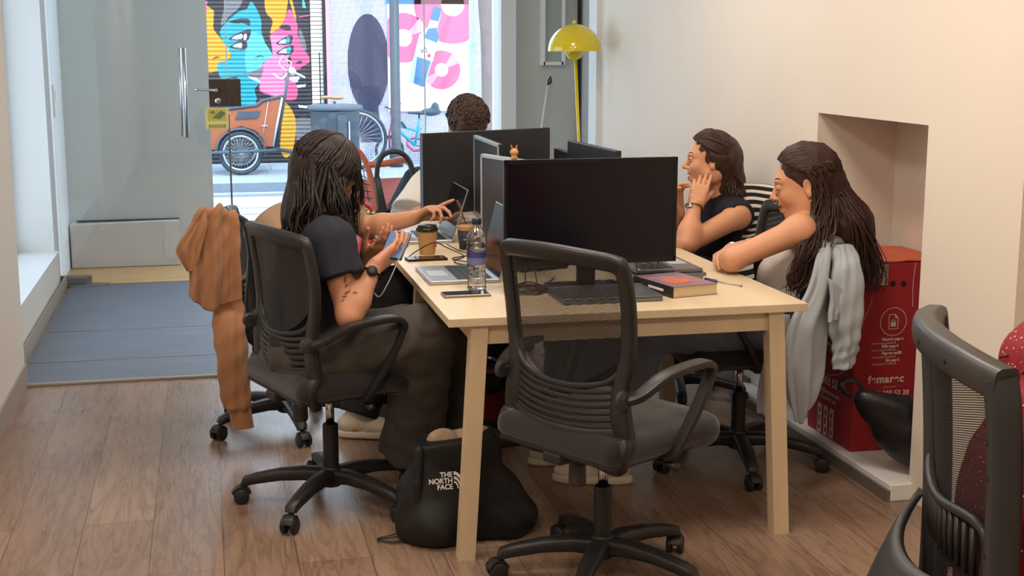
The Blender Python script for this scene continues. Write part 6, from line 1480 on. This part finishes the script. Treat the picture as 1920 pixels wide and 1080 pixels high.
MB().tube([Vector(at(x, y, 8.7))-bot for x, y in ((1027, 162), (1029, 150), (1032, 143), (1034, 150), (1031, 158))], .006, 8).build('hook', M['darkmetal'], t, True)
# fire extinguisher
M['exred'] = mat('extinguisher_red', 'b3201c', .3); M['brass'] = mat('brass', 'b59a6a', .35, .8); M['hose'] = mat('black_hose', '2b2f30', .5); M['exyellow'] = mat('yellow_label', 'e3d42c', .5)
EY = 6.55; va = at(690, 405, EY); t = thing('fire_extinguisher', 'red fire extinguisher with a looped black hose, seen behind the pointing arm', 'extinguisher', (va.x, EY, 0))
H_ = va.z; MB().lathe([(.07, 0), (.075, .01), (.075, H_-.15), (.06, H_-.09), (.03, H_-.05), (.026, H_-.03), (.026, H_-.01), (.0, H_-.01)], (0, 0, 0), 32).build('cylinder', M['exred'], t, True)
MB().lathe([(.02, -.02), (.022, .02), (.012, .035)], (0, 0, H_), 16).tube([(0, 0, H_+.01), (.05, 0, H_+.012)], .014, 10).build('valve', M['brass'], t, True)
o3 = Vector((va.x, EY, 0)); e_ = lambda x, y: Vector(at(x, y, EY))-o3
MB().tube(catmull([e_(x, y) for x, y in ((676, 398), (664, 402), (662, 392), (672, 383), (688, 386), (697, 396))], 6), .008, 8).build('handle', M['exred'], t, True)
MB().tube(catmull([e_(x, y) for x, y in ((705, 397), (722, 395), (742, 386), (765, 364), (775, 335), (770, 308), (757, 290), (738, 284), (720, 290), (709, 308), (706, 335))], 6), .0125, 10).build('hose', M['hose'], t, True)
MB().tube([e_(706, 332), e_(712, 365), e_(722, 425), e_(730, 470)], [.017, .02, .026, .03], 12).build('discharge_horn', M['hose'], t, True)
m_ = MB(); m_.lathe([(.0765, H_-.42), (.0765, H_-.22)], (0, 0, 0), 32); m_.f = m_.f[:-2]; m_.m = m_.m[:-2]; m_.build('label', M['exyellow'], t, True)
# salmon metal armchairs with wire-grid sides
M['salmon'] = mat('salmon_metal', 'c4705a', .4); M['salmonpad'] = mat('salmon_seat_cloth', 'c98080', .8, bump=.1, bscale=200); M['wire'] = mat('brown_wire', '7a4a44', .45, .3)
def armchair(label, ref, dx=0, Y0=7.55):
    s = lambda x, y, dY=0: Vector(at(x+dx, y, Y0+dY))
    base = s(715, 300); t = thing('metal_armchair', label, 'chair', (base.x, Y0+.3, 0)); o3 = Vector((base.x, Y0+.3, 0))
    def P(*a): return [s(*q)-o3 for q in a]
    def drop(v): return Vector((v.x, v.y, .01))
    for dY in (0, .55):
        pts = catmull(P((626, 300, dY), (640, 282, dY), (655, 276, dY), (672, 284, dY), (686, 305, dY), (697, 340, dY), (706, 385, dY)), 5); pts += [drop(pts[-1]+Vector((.04, 0, 0)))]; pts = [drop(pts[0])]+pts
        MB().tube(pts, .017, 10).build('side_frame', M['salmon'], t, True)
    MB().tube(catmull(P((688, 309, 0), (725, 306, .02), (752, 300, .1), (768, 306, .3), (772, 320, .5)), 5), .019, 10).build('arm_rail', M['salmon'], t, True)
    a, b, c, d = P((640, 296, .05), (688, 322, .05), (706, 398, .05), (632, 400, .05)); m_ = MB()
    for k in range(8): u = k/7; m_.tube([a.lerp(b, u), d.lerp(c, u)], .0025, 5)
    for k in range(7): u = k/6; m_.tube([a.lerp(d, u), b.lerp(c, u)], .0025, 5)
    m_.build('wire_grid', M['wire'], t, True)
    a, b, c, d = P((636, 338, .2), (772, 332, .2), (764, 372, .02), (640, 398, .0)); n_ = Vector((0, 0, -.03)); m_ = MB(); m_.prism([a, b, c, d], (0, 0, 0), (0, 0, -.035)); m_.build('seat_pad', M['salmonpad'], t)
    MB().tube(catmull(P((706, 402, 0), (735, 395, .0), (762, 375, .1), (772, 350, .4)), 5), .017, 10).build('front_rail', M['salmon'], t, True)
    return t
armchair('salmon metal armchair with wire grid in front of the window, left of the far monitor', None)
armchair('salmon metal armchair mostly hidden behind the far monitors on the right', None, 322, 7.0)
# navy jacket behind the far person
M['navycloth'] = mat('navy_cloth', '28323f', .85)
blob('navy_backpack', [rc(pp_(778, 335, 6.62), pp_(762, 400, 6.62), .05, .09, .05), rc(pp_(800, 360, 6.64), pp_(800, 420, 6.64), .1, .12, .05)], M['navycloth'], [at(770, 340, 6.6), at(800, 420, 6.6)], A=.012, f=40, label='navy jacket over the far chair behind the white-shirted person', cat='jacket').name = 'jacket'
# ------------------------------------------------------------------ near right chair and its sitter
hd6 = 108; f6 = Vector((math.sin(R(hd6)), math.cos(R(hd6)), 0)); bc6 = Vector((1.085, 1.90, 0)); l6 = bc6+f6*.29
C6 = office_chair('large black mesh chair close to the viewer at the right edge', (l6.x, l6.y), hd6, 'net', 1.09, name='office_chair', arms=(-1,))
for ch in list(C6.children):
    if ch.name.split('.')[0] in ('back_frame', 'lumbar_support', 'mesh_panel'): bpy.data.objects.remove(ch)
def b6(x, z, off=0):
    y = -.235-.035*((z-.6)/.5)**2+.05*(x/.23)**2; return Vector((x, y+off, z))
m_ = MB(); H6 = 1.055
for s in (-1, 1): m_.tube([b6(p.x, p.z) for p in catmull([(s*.222, 0, H6-.004), (s*.226, 0, H6-.05), (s*.222, 0, .9), (s*.214, 0, .75), (s*.205, 0, .6), (s*.2, 0, .5)], 5)], (.020, .024), 12, up=(0, 1, 0))
m_.tube([b6(p.x, p.z) for p in catmull([(-.235, 0, H6-.012), (-.12, 0, H6-.002), (0, 0, H6+.002), (.12, 0, H6-.002), (.235, 0, H6-.012)], 6)], (.026, .022), 12, up=(0, 1, 0))
smooth_by_angle(m_.build('back_frame', M['plastic2'], C6), 50)
m_ = MB()
for x, z in ((.222, H6-.1), (.12, H6-.005), (0, H6-.002), (-.12, H6-.005), (.22, .9), (.214, .78), (.207, .66)): MB().lathe([(.005, 0), (.005, .002), (0, .002)], b6(x, z)+Vector((0, -.0215, 0)), 12, axis=(0, -1, 0)).build('screw_hole', M['black'], C6)
V, Fq = [], []; nx, nz = 16, 24
for j in range(nz+1):
    for i in range(nx+1): g = i/nx*2-1; z = .56+(H6-.02-.56)*j/nz; V.append(b6(g*.21, z, .006))
for j in range(nz):
    for i in range(nx): a = j*(nx+1)+i; Fq.append((a, a+1, a+nx+2, a+nx+1))
po = mkobj('mesh_panel', V, Fq, M['net'], C6, True); add_uv(po, lambda c: (c.x, c.z))
# lower shell wrapping the back, lumbar ribs
V, Fq = [], []; nx, nz = 20, 14
for j in range(nz+1):
    v_ = j/nz
    for i in range(nx+1):
        g = i/nx*2-1; zt6 = .70+.03*abs(g)**2; z = .44+(zt6-.44)*v_; V.append(Vector((g*(.238-.02*(1-v_)), -.29+.075*g*g-.11*(1-v_)**.8, z)))
for j in range(nz):
    for i in range(nx): a = j*(nx+1)+i; Fq.append((a, a+1, a+nx+2, a+nx+1))
o = mkobj('rear_shell', V, Fq, M['plastic2'], C6, True); md = o.modifiers.new('thickness', 'SOLIDIFY'); md.thickness = .014; md.offset = 0
m_ = MB()
for k in range(13): x = -.15+.025*k; m_.tube([b6(x, .72, -.002), b6(x, .80, -.002)], .006, 6)
m_.tube([b6(p.x, p.z, -.004) for p in catmull([(-.18, 0, .71), (-.175, 0, .81), (0, 0, .80), (.175, 0, .81), (.18, 0, .71)], 6)], (.008, .008), 8); m_.build('lumbar_ribs', M['plastic'], C6, True)
def dots_mat():
    m = mat('red_dotted_cloth', '8e1526', .75); N, L, b = nodes_of(m); tc = N.new('ShaderNodeTexCoord'); vo = N.new('ShaderNodeTexVoronoi'); vo.inputs['Scale'].default_value = 95; vo.inputs['Randomness'].default_value = .55
    L.new(tc.outputs['Object'], vo.inputs['Vector']); g = N.new('ShaderNodeMath'); g.operation = 'LESS_THAN'; g.inputs[1].default_value = .19; L.new(vo.outputs['Distance'], g.inputs[0])
    mx = N.new('ShaderNodeMix'); mx.data_type = 'RGBA'; mx.inputs[6].default_value = srgb('8e1526'); mx.inputs[7].default_value = srgb('e6c9c2'); L.new(g.outputs[0], mx.inputs[0]); L.new(mx.outputs[2], b.inputs['Base Color']); return m
M['dots'] = dots_mat()
s6 = Vector((-f6.y, f6.x, 0))     # left of the sitter
B6 = lambda a, b, z: Vector((l6.x, l6.y, 0))+f6*a+s6*b+Vector((0, 0, z))
hF = H2(B6(.19, -.05, 1.215), 112, 25, 0, 1.0)
JF = dict(pel=B6(-.06, 0, .58), chest=B6(-.075, 0, .82), neck=B6(.0, 0, 1.025), shL=B6(-.02, .17, .975), shR=B6(-.02, -.17, .975), elL=B6(.16, .23, .77), wrL=B6(.38, .12, .80), elR=B6(.16, -.23, .77), wrR=B6(.38, -.12, .80),
          hipL=B6(.02, .09, .56), hipR=B6(.02, -.09, .56), knL=B6(.42, .11, .56), knR=B6(.42, -.11, .56), anL=B6(.44, .11, .10), anR=B6(.44, -.11, .10))
F_ = Body('person in a red dotted blouse at the right edge, seated in the nearest chair', JF, hF, M['skin_b'])
hp, tL, _ = hand_prims(JF['wrL'], f6, (0, 0, -1), 1, (.4,)*4); hq, tR, _ = hand_prims(JF['wrR'], f6, (0, 0, -1), -1, (.4,)*4); F_.hands = hp+hq; F_.tips = tL+tR; F_.build(h=.006)
F_.cloth('blouse', F_.torso+[F_.sleeve('R', .95, .02), F_.sleeve('L', .95, .02)], M['dots'], .018, tee_post(F_, .075, .14), pts=[F_.J[k] for k in ('pel', 'chest', 'neck', 'shR', 'shL', 'elR', 'elL')], A=.012, f=45, seed=13)
trousers(F_, M['jeans'], .018); F_.shoe('L', f6, M['shoeblack'], M['solewhite'], .1); F_.shoe('R', f6, M['shoeblack'], M['solewhite'], .1)
mb = locks(hF, 150, (70, 178), None, lambda p, a, rs: [p*.5+v3(B6(.07, .08*math.sin(a), 1.12))*.5, v3(B6(-.04, .10*math.sin(a), 1.04))+np.array([rs.uniform(-.02, .02), rs.uniform(-.04, .04), 0]), v3(B6(-.09, .11*math.sin(a), .97))+np.array([rs.uniform(-.02, .02), rs.uniform(-.05, .05), rs.uniform(-.05, .03)])], .009, 5, el_end=95, wav=.006)
hair(F_, [hF.E((-.022, 0, .036), (.103, .087, .096), .03), rc(hF.w(-.06, 0, 0), B6(.04, 0, 1.08), .07, .05, .05), hF.E((.075, 0, -.045), (.075, .1, .098), .015, True)], M['hair_long'], mb, lo=v3(hF.c)-.4, hi=v3(hF.c)+.25)
